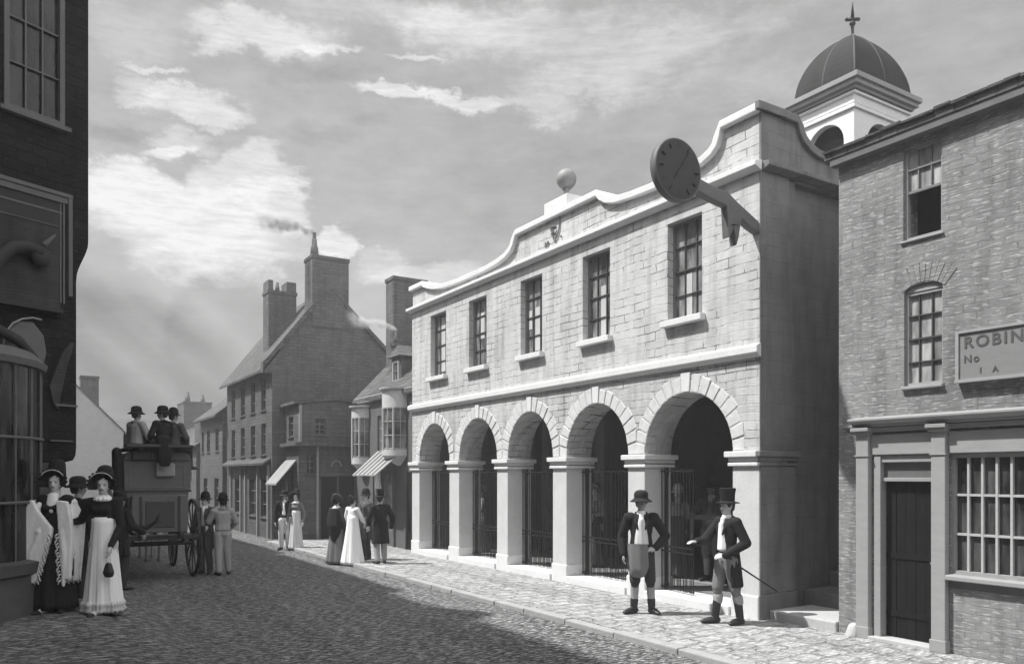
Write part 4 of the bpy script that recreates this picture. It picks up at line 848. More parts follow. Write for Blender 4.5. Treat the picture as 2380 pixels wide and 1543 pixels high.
# ------------------------------------------------------------------ people
V = Vector
def yaw_of(face): return math.atan2(face[0], -face[1])
DEF = dict(
    eL=(.155, .015, .635), wL=(.150, -.035, .500), dL=(0, -.15, -1), eR=(-.155, .015, .635), wR=(-.150, -.035, .500), dR=(0, -.15, -1),
    hipL=(.050, 0, .515), kL=(.056, -.012, .285), aL=(.058, .018, .048), fL=(.35, -1), hipR=(-.050, 0, .515), kR=(-.056, -.012, .285), aR=(-.058, .018, .048), fR=(-.35, -1),
    curl=.55, turn=0., tilt=0.)
class Person:
    def __init__(s, label, loc, face, H, vox=.011, group=None, pose=None, skin='skin', woman=False, root_z=0.):
        s.P = dict(DEF); s.P.update(pose or {}); s.H = H; s.vox = vox; s.woman = woman
        s.root = thing('person', label, 'person', loc, 0., group)
        s.M = Matrix.Translation(loc)@Matrix.Rotation(yaw_of(face), 4, 'Z')@Matrix.Scale(H, 4)
        s.sh = .092 if woman else .108
        s.skin = skin; s.body()
    def mb(s): return MB(s.M)
    def head_m(s): return s.M@Matrix.Translation((0, 0, .86))@Matrix.Rotation(s.P['turn'], 4, 'Z')@Matrix.Rotation(s.P['tilt'], 4, 'X')@Matrix.Translation((0, 0, -.86))
    def arm(s, m, k, r0, r1, r2, pad=0.):
        sx = 1 if k == 'L' else -1
        a = (sx*s.sh, .005, .808); e = s.P['e'+k]; w = s.P['w'+k]
        m.hull((sx*s.sh*.8, .003, .806), r0+.006+pad, a, r0+.003+pad).hull(a, r0+pad, e, r1+pad).hull(e, r1+pad, w, r2+pad)
    def hand(s, m, k):
        sx = 1 if k == 'L' else -1
        w = V(s.P['w'+k]); d = V(s.P['d'+k]).normalized(); n = V(s.P.get('n'+k, (-sx, -.1, 0))); n = (n-d*n.dot(d)).normalized(); sd = d.cross(n).normalized()
        if sd.y > 0: sd = -sd                      # index finger to the front
        if s.P.get('flip'+k): sd = -sd
        c = s.P['curl']
        for f, (o, L) in enumerate(((.016, .040), (.0055, .045), (-.005, .042), (-.015, .034))):
            kn = w+d*.050+sd*o; m.hull(tuple(w+sd*o*.45), .0115, tuple(kn), .0085)
            q1 = kn+(d*math.cos(c*.5)+n*math.sin(c*.5))*L*.5; q2 = q1+(d*math.cos(c*1.5)+n*math.sin(c*1.5))*L*.5
            m.hull(tuple(kn), .0068, tuple(q1), .0060).hull(tuple(q1), .0060, tuple(q2), .0050)
        t0 = w+d*.016+sd*.012; t1 = t0+(d*.75+sd*.55+n*.25).normalized()*.024; t2 = t1+(d*.9+n*.35).normalized()*.020
        m.hull(tuple(t0), .0095, tuple(t1), .0075).hull(tuple(t1), .0075, tuple(t2), .0060)
    def body(s):
        P = s.P; m = s.mb()
        m.hull((0, .004, .775), (.078 if s.woman else .09, .052, .045), (0, 0, .66), (.066 if s.woman else .076, .048, .04)).hull((0, 0, .66), (.066, .047, .04), (0, .004, .545), (.084, .056, .045))
        m.hull((0, .006, .815), (.040, .034, .02), (0, -.004, .885), (.029, .031, .02))
        for k in 'LR':
            s.arm(m, k, .030, .024, .0155); s.hand(m, k)
            sx = 1 if k == 'L' else -1
            hip, kn, an = V(P['hip'+k]), V(P['k'+k]), V(P['a'+k])
            m.hull(tuple(hip), .052, tuple(kn), .034)
            cf = kn.lerp(an, .32)+V((0, .012, 0)); m.hull(tuple(kn), .033, tuple(cf), .033).hull(tuple(cf), .033, tuple(an), .021)
            f = V((P['f'+k][0], P['f'+k][1], 0)).normalized(); heel = an-f*.018+V((0, 0, -.022)); toe = an+f*.095+V((0, 0, -.030))
            m.hull(tuple(heel), (.020, .020, .020), tuple(an+f*.045+V((0, 0, -.022))), (.024, .024, .022)).hull(tuple(an+f*.045+V((0, 0, -.022))), (.024, .024, .022), tuple(toe), (.019, .019, .013))
        hm = MB(s.head_m())
        hm.ell((0, .004, .940), (.0445, .056, .057)).hull((0, -.012, .915), (.038, .040, .03), (0, -.024, .888), (.024, .026, .018))
        hm.hull((0, -.049, .938), .006, (0, -.060, .916), .0085).hull((-.006, -.055, .913), .005, (.006, -.055, .913), .005)
        hm.hull((-.018, -.044, .950), .008, (.018, -.044, .950), .008).hull((-.012, -.047, .899), .005, (.012, -.047, .899), .005)
        for sx in (1, -1): hm.hull((sx*.045, .004, .945), (.005, .011, .012), (sx*.043, .002, .922), (.004, .007, .008))
        m.v_off = len(m.v); b = len(m.v); m.v += hm.v; m.f += [tuple(i+b for i in f) for f in hm.f]
        s.bodyo = m.build('body', M[s.skin], s.root, remesh=s.vox*.75, soften=2)
        for sx in (1, -1): MB(s.head_m()).ell((sx*.0185, -.0475, .9395), (.0075, .0055, .0036), 1).build('eye', M['feature'], s.bodyo, smooth=True)
        MB(s.head_m()).hull((-.012, -.0515, .9005), .0032, (.012, -.0515, .9005), .0032).build('lips', M['lip'], s.bodyo, smooth=True)
    def add(s, m, name, mat, par=None, vox=None, soften=3): return m.build(name, M[mat], par or s.root, remesh=vox or s.vox, soften=soften)
    # ---- clothes
    def hair(s, mat='hair', curls=False):
        m = MB(s.head_m()); m.hull((0, .014, .952), (.048, .056, .052), (0, .030, .915), (.040, .034, .03))
        for sx in (1, -1): m.hull((sx*.043, -.006, .955), (.010, .022, .020), (sx*.042, -.012, .922 if curls else .935), (.010, .012, .012))
        s.add(m, 'hair', mat, vox=s.vox*.8)
    def coat(s, mat, tails='jacket', collar=True, hem=None, sleeves=True):
        P = s.P; m = s.mb()
        m.hull((0, .006, .785), (.092 if s.woman else .112, .064, .047), (0, .004, .655), (.080 if s.woman else .090, .063, .04))
        m.hull((0, .006, .82), (.060, .048, .022), (0, .006, .775), (.1, .062, .05))
        if sleeves:
            for k in 'LR': s.arm(m, k, .037, .034, .026, .006)
        if tails in ('jacket',): m.hull((0, .004, .655), (.090, .063, .04), (0, .006, .575), (.102, .070, .02))
        if tails in ('frock', 'cutaway', 'great'):
            z1 = hem or (.30 if tails == 'frock' else .33 if tails == 'cutaway' else .16)
            m.hull((0, .006, .655), (.082, .062, .04), (0, .010, .57), (.094, .066, .03))
            a0 = 62 if tails == 'cutaway' else 25
            for i in range(13):
                a = R(-90+a0+(360-2*a0)*i/12); ca, sa = math.cos(a), math.sin(a)
                m.hull((.088*ca, .008+.060*sa, .60), .017, (.115*ca, .018+.088*sa, z1), .015)
        c = s.add(m, 'coat', mat)
        if collar:
            q = s.mb()
            for sx in (1, -1): q.chain([((0, .052, .845), .015), ((sx*.040, .030, .845), .015), ((sx*.052, -.022, .815), .014), ((sx*.046, -.060, .760), .012), ((sx*.030, -.066, .715), .009)])
            s.add(q, 'collar', mat, c, vox=s.vox*.8)
        return c
    def vest(s, mat, z0=.56, w=.036, cravat='white', y=-.012):
        m = s.mb(); m.hull((0, y-.018, .79), (w*.55, .045, .03), (0, y-.012, .70), (w, .052, .04)).hull((0, y-.012, .70), (w, .052, .04), (0, y-.014, z0+.02), (w*1.25, .052, .022)); v = s.add(m, 'waistcoat', mat)
        if cravat:
            q = s.mb(); q.hull((0, -.002, .842), (.040, .040, .016), (0, -.004, .862), (.036, .037, .012)).hull((0, -.040, .835), (.020, .018, .018), (0, -.050, .765), (.022, .014, .02)); s.add(q, 'cravat', cravat, vox=s.vox*.8)
    def legs(s, mat, kind='breeches', stock='lightgrey', shoe='leather', boot=None):
        P = s.P; m = s.mb(); m.hull((0, .005, .60), (.080, .056, .03), (0, .006, .52), (.088, .062, .045))
        for k in 'LR':
            hip, kn, an = V(P['hip'+k]), V(P['k'+k]), V(P['a'+k])
            if kind == 'breeches': m.hull(tuple(hip), .064, tuple(kn), .048).hull(tuple(kn), .042, tuple(kn.lerp(an, .16)), .037)
            else: m.hull(tuple(hip), .064, tuple(kn), .049).hull(tuple(kn), .049, tuple(an+V((0, 0, .012))), .040)
        s.add(m, 'breeches' if kind == 'breeches' else 'trousers', mat)
        for k in 'LR':
            kn, an = V(P['k'+k]), V(P['a'+k]); cf = kn.lerp(an, .34)+V((0, .012, 0)); f = V((P['f'+k][0], P['f'+k][1], 0)).normalized()
            if kind == 'breeches':
                q = s.mb(); q.hull(tuple(kn.lerp(an, .1)), .035, tuple(cf), .037).hull(tuple(cf), .037, tuple(an), .026); s.add(q, 'stocking', stock)
            b = s.mb(); heel = an-f*.020+V((0, 0, -.022)); mid = an+f*.045+V((0, 0, -.020)); toe = an+f*.105+V((0, 0, -.030))
            b.hull(tuple(heel), (.026, .026, .024), tuple(mid), (.030, .030, .026)).hull(tuple(mid), (.030, .030, .026), tuple(toe), (.022, .022, .015)).hull(tuple(an), .030, tuple(heel), .024)
            if boot: b.hull(tuple(an), .031, tuple(kn.lerp(an, boot)+V((0, .006, 0))), .036)
            s.add(b, 'boot' if boot else 'shoe', shoe, vox=s.vox*.8)
    def hat(s, kind='top', mat='felt', band=None):
        m = MB(s.head_m()); c = (0, .004, 0)
        if kind == 'top': m.lathe([(.02, .957), (.050, .958), (.085, .957), (.088, .963), (.058, .970), (.052, .975), (.053, 1.02), (.060, 1.072), (.056, 1.078), (.01, 1.079)], c, 28, 1., 1.15, fn=None)
        elif kind == 'round': m.lathe([(.02, .950), (.060, .952), (.090, .940), (.094, .946), (.066, .966), (.058, .975), (.060, 1.0), (.055, 1.022), (.040, 1.036), (.02, 1.042), (.003, 1.043)], c, 28, 1., 1.12, fn=lambda a, z: 1+(.05*math.sin(2*a+.6) if z < .955 else 0))
        else: m.lathe([(.02, .950), (.058, .952), (.082, .950), (.083, .956), (.058, .964), (.057, 1.0), (.044, 1.04), (.02, 1.055), (.004, 1.056)], c, 24, 1., 1.1)
        h = m.build('hat', M[mat], s.root, smooth=False, bevel=.002)
        if band: MB(s.head_m()).lathe([(.0585, .972), (.0590, .990), (.0575, .990), (.0570, .972)], c, 28, 1., 1.12).build('hat_band', M[band], h)
    def bonnet(s, mat='felt', lining='straw', tall=.03):
        m = MB(s.head_m())
        m.hull((0, .030, .970), (.064, .058, .056), (0, .040, 1.015+tall), (.056, .050, .042))
        for i in range(13):
            a = R(-25+230*i/12); m.hull((.058*math.cos(a), .005, .940+.060*math.sin(a)), .013, (.092*math.cos(a), -.058, .950+.086*math.sin(a)), .011)
        b = s.add(m, 'bonnet', mat, vox=s.vox*.8)
        q = MB(s.head_m()); q.tube([(.084*math.cos(R(-20+220*i/14)), -.066, .948+.079*math.sin(R(-20+220*i/14))) for i in range(3, 12)], .0038, 6); q.build('bonnet_trim', M[lining], b, smooth=True)
    def dress(s, mat, waist=.70, wr=.082, hem=.155, ff=11, depth=.85, frill=None, z0=.022, sway=0., yo=.0):
        prof = []; n = 16
        for i in range(n+1):
            t = i/n; z = waist-(waist-z0)*t; prof.append((wr+(hem-wr)*(t**1.15), z))
        ph = rnd.uniform(0, 6)
        def fold(a, z):
            t = (waist-z)/(waist-z0); return 1+.075*t*math.sin(ff*a+ph)+.03*t*math.sin(2.7*ff*a+1.+z*4)
        m = s.mb(); m.lathe([(.02, waist+.005)]+prof+[(hem*.94, z0+.002), (.02, z0+.03)], (0, yo, 0), 96, 1., depth, fn=fold)
        d = m.build('dress', M[mat], s.root, smooth=True)
        if frill:
            f = s.mb(); a2 = lambda a, z: fold(a, z0)*(1+.03*math.sin(34*a))
            f.lathe([(hem*.98, z0+.075), (hem*1.05, z0+.045), (hem*.99, z0+.040), (hem*1.07, z0+.012), (hem*1.02, z0-.008), (hem*.9, z0)], (0, yo, 0), 140, 1., depth, fn=a2); f.build('frill', M[frill], d, smooth=True)
        return d
    def bodice(s, mat, waist=.70, sleeves=True, ruff=None):
        m = s.mb(); m.hull((0, -.002, .79), (.088, .058, .04), (0, -.004, waist), (.084, .062, .02)).hull((-.032, -.045, .755), (.036, .030, .03), (.032, -.045, .755), (.036, .030, .03))
        if sleeves:
            for k in 'LR':
                s.arm(m, k, .034, .027, .019, .004)
        c = s.add(m, 'bodice', mat)
        if ruff:
            q = s.mb(); q.lathe([(.036, .815), (.060, .822), (.066, .836), (.050, .850), (.034, .868), (.03, .85)], (0, -.004, 0), 60, 1., .95, fn=lambda a, z: 1+.08*math.sin(14*a)); q.build('ruff', M[ruff], c, smooth=True)
    def shoes(s, mat='leather'):
        P = s.P
        for k in 'LR':
            an = V(P['a'+k]); f = V((P['f'+k][0], P['f'+k][1], 0)).normalized(); b = s.mb(); b.hull(tuple(an-f*.02+V((0, 0, -.022))), (.022, .022, .022), tuple(an+f*.12+V((0, 0, -.030))), (.020, .020, .014)); s.add(b, 'shoe', mat, vox=s.vox*.8)

CAMR = V((math.cos(THETA), -math.sin(THETA), 0)); CAMF = V((math.sin(THETA), math.cos(THETA), 0))
def facing(right, toward):
    v = CAMR*right-CAMF*toward; return (v.x, v.y)
# ---- two tradesmen in front of the arches
p = Person('man in dark jacket and grey apron with a hand on his hip', (7.66, 8.67, 0), facing(-.12, 1), 1.72, .009, 'two men talking before the hall',
           dict(eL=(.205, .03, .655), wL=(.120, -.035, .560), dL=(-1, -.4, -.2), nL=(0, .6, -1), eR=(-.165, .03, .640), wR=(-.150, -.03, .505), kL=(.075, -.012, .285), aL=(.088, .015, .048), kR=(-.052, -.02, .285), aR=(-.060, .01, .048), fL=(.55, -1), fR=(-1.1, -1), turn=R(14)), skin='skinshade')
p.hair(); p.legs('charcoal', 'breeches', 'lightgrey', 'leather', boot=.72); p.coat('black', 'jacket'); p.vest('offwhite', .57, .052, y=-.016); p.hat('round', 'felt')
m = MB(); fo = lambda a, z: 1+.035*math.sin(9*a+z*6)*(1.6-2.2*z)
m.lathe([(.108, .592), (.112, .50), (.118, .40), (.120, .315), (.112, .312), (.104, .40), (.100, .50), (.098, .588), (.108, .592)], (-.018, .012, 0), 26, .96, .92, fn=fo, a0=R(-158), a1=R(-48))
m.v = [tuple(p.M@V((v[0], v[1], v[2]+(.075*abs((v[0]+.030)/.085)**4 if v[2] < .45 else 0)*(.45-v[2])/.14))) for v in m.v]; m.build('apron', M['grey'], p.root, smooth=True)
p = Person('man in top hat and dark tailcoat pointing beside the corner pier', (8.11, 7.45, 0), facing(-1, .42), 1.70, .009, 'two men talking before the hall',
           dict(eR=(-.130, -.125, .650), wR=(-.060, -.245, .655), dR=(.1, -1, .05), nR=(0, 0, -1), eL=(.165, .055, .650), wL=(.085, -.080, .555), dL=(-.6, -.6, -.15), nL=(-.4, .6, -.3), kL=(.060, .03, .285), aL=(.065, .075, .048), kR=(-.060, -.045, .290), aR=(-.065, -.065, .048), fL=(.15, -1), fR=(-.25, -1), curl=.45), skin='skin')
p.hair(); p.legs('grey', 'breeches', 'grey', 'leather', boot=.42); p.coat('black', 'cutaway', hem=.31); p.vest('white', .575, .040, y=-.018); p.hat('top', 'felt')
for k in 'LR':
    kn, an = V(p.P['k'+k]), V(p.P['a'+k]); q = p.mb(); c0 = kn.lerp(an, .30)+V((0, .01, 0)); c1 = kn.lerp(an, .46)+V((0, .01, 0)); q.hull(tuple(c0), .042, tuple(c1), .040); p.add(q, 'boot_top', 'lightgrey')
cn = tag(MB(p.M).tube([(.085, -.085, .57), (.10, .02, .475), (.115, .40, .250)], [.0085, .0075, .005], 8).build('cane', M['iron'], smooth=True), 'thin dark cane slanting out behind the man in the top hat', 'cane')
# ---- two ladies at the left
W1 = (.41, 11.93); W2 = (.94, 11.50)
LG = 'couples strolling at the left'
p = Person('lady in black dress with pale fringed shawl beside the curved shop window', (W1[0], W1[1], road_z(*W1)), facing(.10, 1), 1.80, .010, LG, dict(eL=(.150, .03, .66), wL=(.125, -.06, .54), eR=(-.140, .03, .66), wR=(-.110, -.025, .55), dR=(.6, -.2, -.6), turn=R(6), aL=(.045, .0, .04), aR=(-.03, -.05, .04)), woman=True)
p.hair(curls=True); p.shoes(); p.dress('black', .72, .074, .150, 9, .85); p.bodice('black', .70)
q = p.mb(); q.hull((0, -.030, .845), (.038, .028, .02), (0, -.048, .775), (.040, .024, .025)).hull((0, -.048, .775), (.040, .024, .025), (0, -.060, .725), (.012, .012, .012)); p.add(q, 'fichu', 'white')
q = p.mb()
for sx in (1, -1):
    q.chain([((0, .055, .82), .024), ((sx*.075, .035, .825), .026), ((sx*.125, .005, .79), .028)])
    for (x0, y0, x1, y1) in ((.135, -.01, .150, -.015), (.150, .03, .155, .03), (.110, -.045, .118, -.055)):
        q.chain([((sx*.115, .01, .79), .028), ((sx*(x0+.020), y0, .66), .028), ((sx*(x1+.010), y1, .50), .025), ((sx*x1*.98, y1, .26 if sx < 0 else .23), .014)])
    q.chain([((sx*.085, -.055, .78), .018), ((sx*.105, -.085, .68), .024), ((sx*.095 if sx > 0 else -.055, -.10, .575), .030), ((sx*.11, -.105, .44), .026), ((sx*.105, -.11, .25 if sx < 0 else .20), .012)])
q.hull((-.15, -.02, .66), .03, (-.06, -.105, .585), .03); q.hull((0, .06, .80), (.1, .025, .03), (0, .075, .60), (.12, .025, .03)).hull((0, .075, .60), (.12, .025, .03), (0, .09, .40), (.06, .02, .03))
q.slab([(-.10, .81), (-.055, .72), (.03, .61), (.025, .55), (-.025, .37), (-.085, .215), (-.125, .225), (-.15, .45), (-.166, .60), (-.155, .74), (-.125, .81)], [], -.125, -.085)
q.slab([(.055, .81), (.070, .62), (.080, .4), (.098, .25), (.152, .24), (.166, .5), (.162, .66), (.13, .80)], [], -.120, -.080)
sh = p.add(q, 'shawl', 'shawl', vox=.011, soften=4)
q = p.mb()
for sx in (1, -1):
    for i in range(16):
        z = .57-.33*i/15; x = (-.012+.085*(i/15)) if sx < 0 else .072+.02*(i/15); x += .006*math.sin(i*2.1); q.tube([(sx*x, -.122, z), (sx*(x-.012), -.128, z-.010), (sx*(x-.016), -.124, z-.030)], .006, 5)
    for i in range(9):
        x = .085+.085*i/8; q.tube([(sx*x, -.10+.10*i/8, .26), (sx*(x+.003), -.10+.11*i/8, .215-.01*(i % 2))], .006, 5)
q.build('fringe', M['offwhite'], sh, smooth=True); p.bonnet('felt', 'straw', .055)
p = Person('lady in white dress and short dark jacket carrying a small dark bag', (W2[0], W2[1], road_z(*W2)), facing(.16, 1), 1.78, .010, LG, dict(eL=(.128, -.03, .640), wL=(.088, -.115, .505), dL=(-.1, -.1, -1), eR=(-.165, .04, .680), wR=(-.225, .03, .665), dR=(-1, 0, -.1), nR=(0, 0, -1), turn=R(4), aL=(.075, .0, .04), aR=(-.02, -.07, .04), fR=(-.1, -1)), woman=True)
p.hair(curls=True); p.shoes(); p.dress('white', .705, .078, .134, 10, .85, frill='offwhite'); p.bodice('black', .695, ruff='white'); p.bonnet('felt', 'straw', .03)
rt = thing('handbag', 'small dark drawstring bag hanging from the hand of the lady in white', 'handbag', tuple(p.M@V((.083, -.15, .30))))
q = p.mb(); q.hull((.083, -.150, .375), (.022, .018, .012), (.083, -.152, .315), (.040, .024, .02)).hull((.083, -.152, .315), (.040, .024, .02), (.085, -.152, .290), (.032, .020, .012)); q.build('pouch', M['leather'], rt, remesh=.008, soften=2)
q = p.mb(); q.tube([(.078, -.125, .452), (.070, -.150, .385)], .0035, 5).tube([(.086, -.125, .452), (.096, -.150, .385)], .0035, 5); q.build('strap', M['offwhite'], rt)
# ---- dark gentlemen with them
g = (.74, 13.05)
p = Person('dark coated man in a hat seen from behind between the two ladies', (g[0], g[1], road_z(*g)), facing(.35, -1), 1.70, .012, LG, dict(turn=R(-25), eL=(.16, -.03, .65), wL=(.13, -.13, .60)), skin='skinshade')
p.hair(); p.legs('charcoal', 'trousers'); p.coat('black', 'frock'); p.hat('round', 'felt')
g = (1.48, 15.05)
p = Person('man in dark coat beside the stagecoach, reaching one arm towards its back', (g[0], g[1], road_z(*g)), facing(.45, -1), 1.66, .012, LG, dict(eR=(-.155, -.02, .67), wR=(-.20, -.12, .60), eL=(.15, -.03, .66), wL=(.14, -.1, .55)), skin='skinshade')
p.P['eR'] = (-.155, -.02, .67); p.hair(); p.legs('charcoal', 'trousers'); p.coat('black', 'frock', hem=.36); p.hat('round', 'felt')
# its far arm holds a hooked whip across the coach
q = MB(); a = V((1.80, 15.2, 1.12)); q.tube([(1.56, 15.05, 1.28), (1.75, 15.1, 1.10), (1.92, 15.15, 1.08), (2.06, 15.15, 1.18), (2.10, 15.15, 1.30)], [.045, .04, .034, .024, .012], 8)
tag(q.build('riding_whip', M['black'], smooth=True), 'dark curved whip held out by the man beside the stagecoach', 'whip')
# ---- pair behind the coach
RZ = -.075
p = Person('man in dark hat and grey coat facing the man in the pale jacket', (3.34, 17.5, RZ), facing(-.2, .9), 1.66, .013, 'pair talking behind the coach', dict(eL=(.17, -.02, .68), wL=(.10, -.10, .64)), skin='skin')
p.hair(); p.legs('darkgrey', 'trousers'); p.coat('darkgrey', 'frock', hem=.34); p.vest('lightgrey', .6, .03); p.hat('bowl', 'felt')
p = Person('man in pale jacket and trousers seen from behind near the coach wheel', (3.62, 17.15, RZ), facing(-.55, -1), 1.64, .012, 'pair talking behind the coach', dict(eL=(.165, -.03, .68), wL=(.12, -.13, .62), eR=(-.16, -.02, .67), wR=(-.12, -.12, .60), aL=(.05, .05, .048), kL=(.055, .02, .285), aR=(-.075, -.03, .048), turn=R(20)), skin='skinshade')
p.hair(); p.legs('lightgrey', 'trousers'); p.coat('lightgrey', 'jacket', hem=.5); p.hat('bowl', 'felt')
# ---- couple in the middle of the street
p = Person('man in dark coat and pale trousers in the couple mid street', (6.30, 22.0, RZ), facing(.1, 1), 1.60, .014, 'couple in the middle of the street', dict(eL=(.15, -.02, .66), wL=(.12, -.1, .6)))
p.hair(); p.legs('offwhite', 'trousers'); p.coat('black', 'cutaway', hem=.36); p.vest('white', .6, .03); p.hat('round', 'felt')
p = Person('lady in long pale dress in the couple mid street', (6.55, 21.75, RZ), facing(-.2, 1), 1.58, .014, 'couple in the middle of the street', None, woman=True)
p.hair(curls=True); p.shoes(); p.dress('offwhite', .70, .078, .135, 8); p.bodice('grey', .69, ruff='white'); p.bonnet('felt', 'grey', .03)
# ---- group of four by the far end of the hall
FG = 'group of four by the far end of the hall'
p = Person('lady in dark shawl over a grey dress, by the far arches', (6.30, 17.75, RZ), facing(.5, -.9), 1.58, .012, FG, dict(turn=R(25)), woman=True)
p.hair(curls=True); p.shoes(); p.dress('grey', .70, .080, .160, 9); p.bodice('charcoal', .69, ruff='white'); p.bonnet('charcoal', 'offwhite', .0)
q = p.mb(); q.hull((0, .02, .80), (.105, .065, .04), (0, .03, .58), (.150, .095, .04)).hull((0, .03, .58), (.150, .095, .04), (-.02, .08, .36), (.05, .03, .03)); p.add(q, 'shawl', 'black')
p = Person('lady in trailing white dress with dark hair, by the far arches', (6.55, 17.35, RZ), facing(.55, -.8), 1.60, .012, FG, dict(turn=R(10), eR=(-.14, -.05, .66), wR=(-.1, -.13, .62)), woman=True)
p.hair(curls=True); p.shoes(); p.dress('white', .72, .080, .175, 9, .9); p.bodice('white', .70); q = MB(p.head_m()); q.hull((0, .03, .955), (.055, .05, .05), (0, .06, 1.0), (.030, .028, .02)); p.add(q, 'hair_bun', 'hair')
p = Person('dark coated man half hidden behind the man in the tall hat', (7.02, 17.75, 0), facing(-.7, .6), 1.62, .013, FG)
p.hair(); p.legs('charcoal', 'trousers'); p.coat('darkgrey', 'frock'); p.hat('bowl', 'felt')
p = Person('man in dark tailcoat, tall hat and pale trousers by the far arches', (6.98, 16.75, 0), facing(-.45, -.9), 1.58, .011, FG, dict(eL=(.165, -.03, .65), wL=(.14, -.10, .56), eR=(-.17, .05, .65), wR=(-.16, .02, .52), turn=R(-35), aL=(.055, .05, .048), aR=(-.065, -.03, .048)), skin='skin')
p.hair(); p.legs('lightgrey', 'trousers'); p.coat('black', 'cutaway', hem=.30); p.hat('top', 'felt')
# ---- people inside the hall
IG = 'market people inside the dim hall'
fl = .11
p = Person('stout man in a broad hat holding up a tray inside the open arch', (10.55, 10.05, fl), facing(-.5, .8), 1.78, .013, IG, dict(eR=(-.16, -.06, .67), wR=(-.12, -.18, .66), dR=(0, -1, .2), eL=(.16, -.06, .66), wL=(.12, -.18, .65), dL=(0, -1, .2)), skin='skinshade')
p.hair(); p.legs('grey', 'breeches', 'lightgrey', 'leather'); p.coat('grey', 'jacket'); p.vest('lightgrey', .58, .036); p.hat('round', 'felt')
tr = thing('tray', 'shallow dark tray of goods held by the man inside the open arch', 'tray', tuple(p.M@V((0, -.23, .645)))); q = p.mb(); q.box(-.16, .16, -.34, -.15, .635, .65).box(-.16, .16, -.345, -.335, .65, .68).box(-.16, .16, -.155, -.145, .65, .68); q.build('base', M['woodpale'], tr)
p = Person('woman in a pale cap behind the man with the tray in the open arch', (10.4, 10.75, fl), facing(-.2, 1), 1.66, .013, IG, None, woman=True, skin='skin')
p.hair(); p.shoes(); p.dress('darkgrey', .69, .08, .15, 8); p.bodice('lightgrey', .68); p.hat('bowl', 'white')
p = Person('market woman with a basket on her arm inside the farthest arch', (9.75, 16.95, fl), facing(-.8, .3), 1.60, .013, IG, dict(eR=(-.15, -.05, .66), wR=(-.12, -.16, .62), eL=(.15, -.05, .65), wL=(.12, -.17, .60)), woman=True)
p.hair(); p.shoes(); p.dress('lightgrey', .69, .08, .15, 8); p.bodice('grey', .68); p.bonnet('lightgrey', 'white', .0)
def basket(label, loc, s=1.):
    b = thing('basket', label, 'basket', loc); q = MB(Matrix.Translation(loc)@Matrix.Scale(s, 4)); q.lathe([(.12, 0), (.17, .12), (.18, .13), (.16, .12), (.11, .02)], (0, 0, 0), 18); q.build('bowl', M['woodpale'], b)
    q = MB(Matrix.Translation(loc)@Matrix.Scale(s, 4)); q.tube([(.17*math.cos(R(a)), 0, .12+.20*math.sin(R(a))) for a in range(0, 181, 20)], .012, 6); q.build('handle', M['woodpale'], b)
    q = MB(Matrix.Translation(loc)@Matrix.Scale(s, 4)); 
    for k in range(7): q.ell((.09*math.cos(k*.9), .09*math.sin(k*.9), .13), (.05, .05, .045))
    q.build('produce', M['offwhite'], b, smooth=True)
basket('round basket of pale goods carried by the woman inside the farthest arch', tuple(p.M@V((-.02, -.20, .50))))
p = Person('person with a bundle standing behind the bars of the middle arch', (10.15, 12.9, fl), facing(-.5, .7), 1.66, .013, IG, dict(eL=(.15, -.05, .66), wL=(.05, -.15, .66), eR=(-.15, -.05, .66), wR=(-.05, -.16, .62)), woman=True)
p.hair(); p.shoes(); p.dress('darkgrey', .69, .08, .14, 8); p.bodice('lightgrey', .68); p.bonnet('grey', 'white', .0)
basket('basket of pale goods in the hands of the person behind the middle arch', tuple(p.M@V((0, -.20, .50))), .85)
p = Person('dark coated shopper deep behind the bars of the second arch', (10.9, 11.9, fl), facing(-.9, .2), 1.72, .014, IG); p.hair(); p.legs('charcoal', 'trousers'); p.coat('charcoal', 'frock'); p.hat('round', 'felt')
# stalls in the hall
for i, (x, y, lab) in enumerate(((11.9, 13.2, 'plain wooden market stall behind the middle arch'), (11.9, 15.3, 'plain wooden market stall behind the fourth arch'), (12.3, 11.0, 'wooden market stall deep behind the nearer arches'))):
    st = thing('market_stall', lab, 'stall', (x, y, fl), 0, 'stalls inside the hall'); MB().box(x-.35, x+.35, y-.7, y+.7, fl+.78, fl+.84).build('top', M['woodpale'], st)
    for a in (-.3, .3):
        for b in (-.65, .65): MB().box(x+a-.03, x+a+.03, y+b-.03, y+b+.03, fl, fl+.78).build('leg', M['woodpale'], st)
    q = MB()
    for k in range(12): q.ell((x+rnd.uniform(-.25, .25), y+rnd.uniform(-.6, .6), fl+.88), (.07, .07, .06))
    tag(q.build('produce_heap', M['lightgrey'], smooth=True), 'heap of pale produce on the '+lab.replace('plain ', ''), 'produce')
# ------------------------------------------------------------------ stagecoach seen from behind
XC = 2.32; YB = 16.75
co = thing('stagecoach', 'dark stagecoach seen from behind with passengers on its roof', 'stagecoach', (XC, 18.0, RZ))
hw_ = .60
def cz(z): return z
bd = MB()
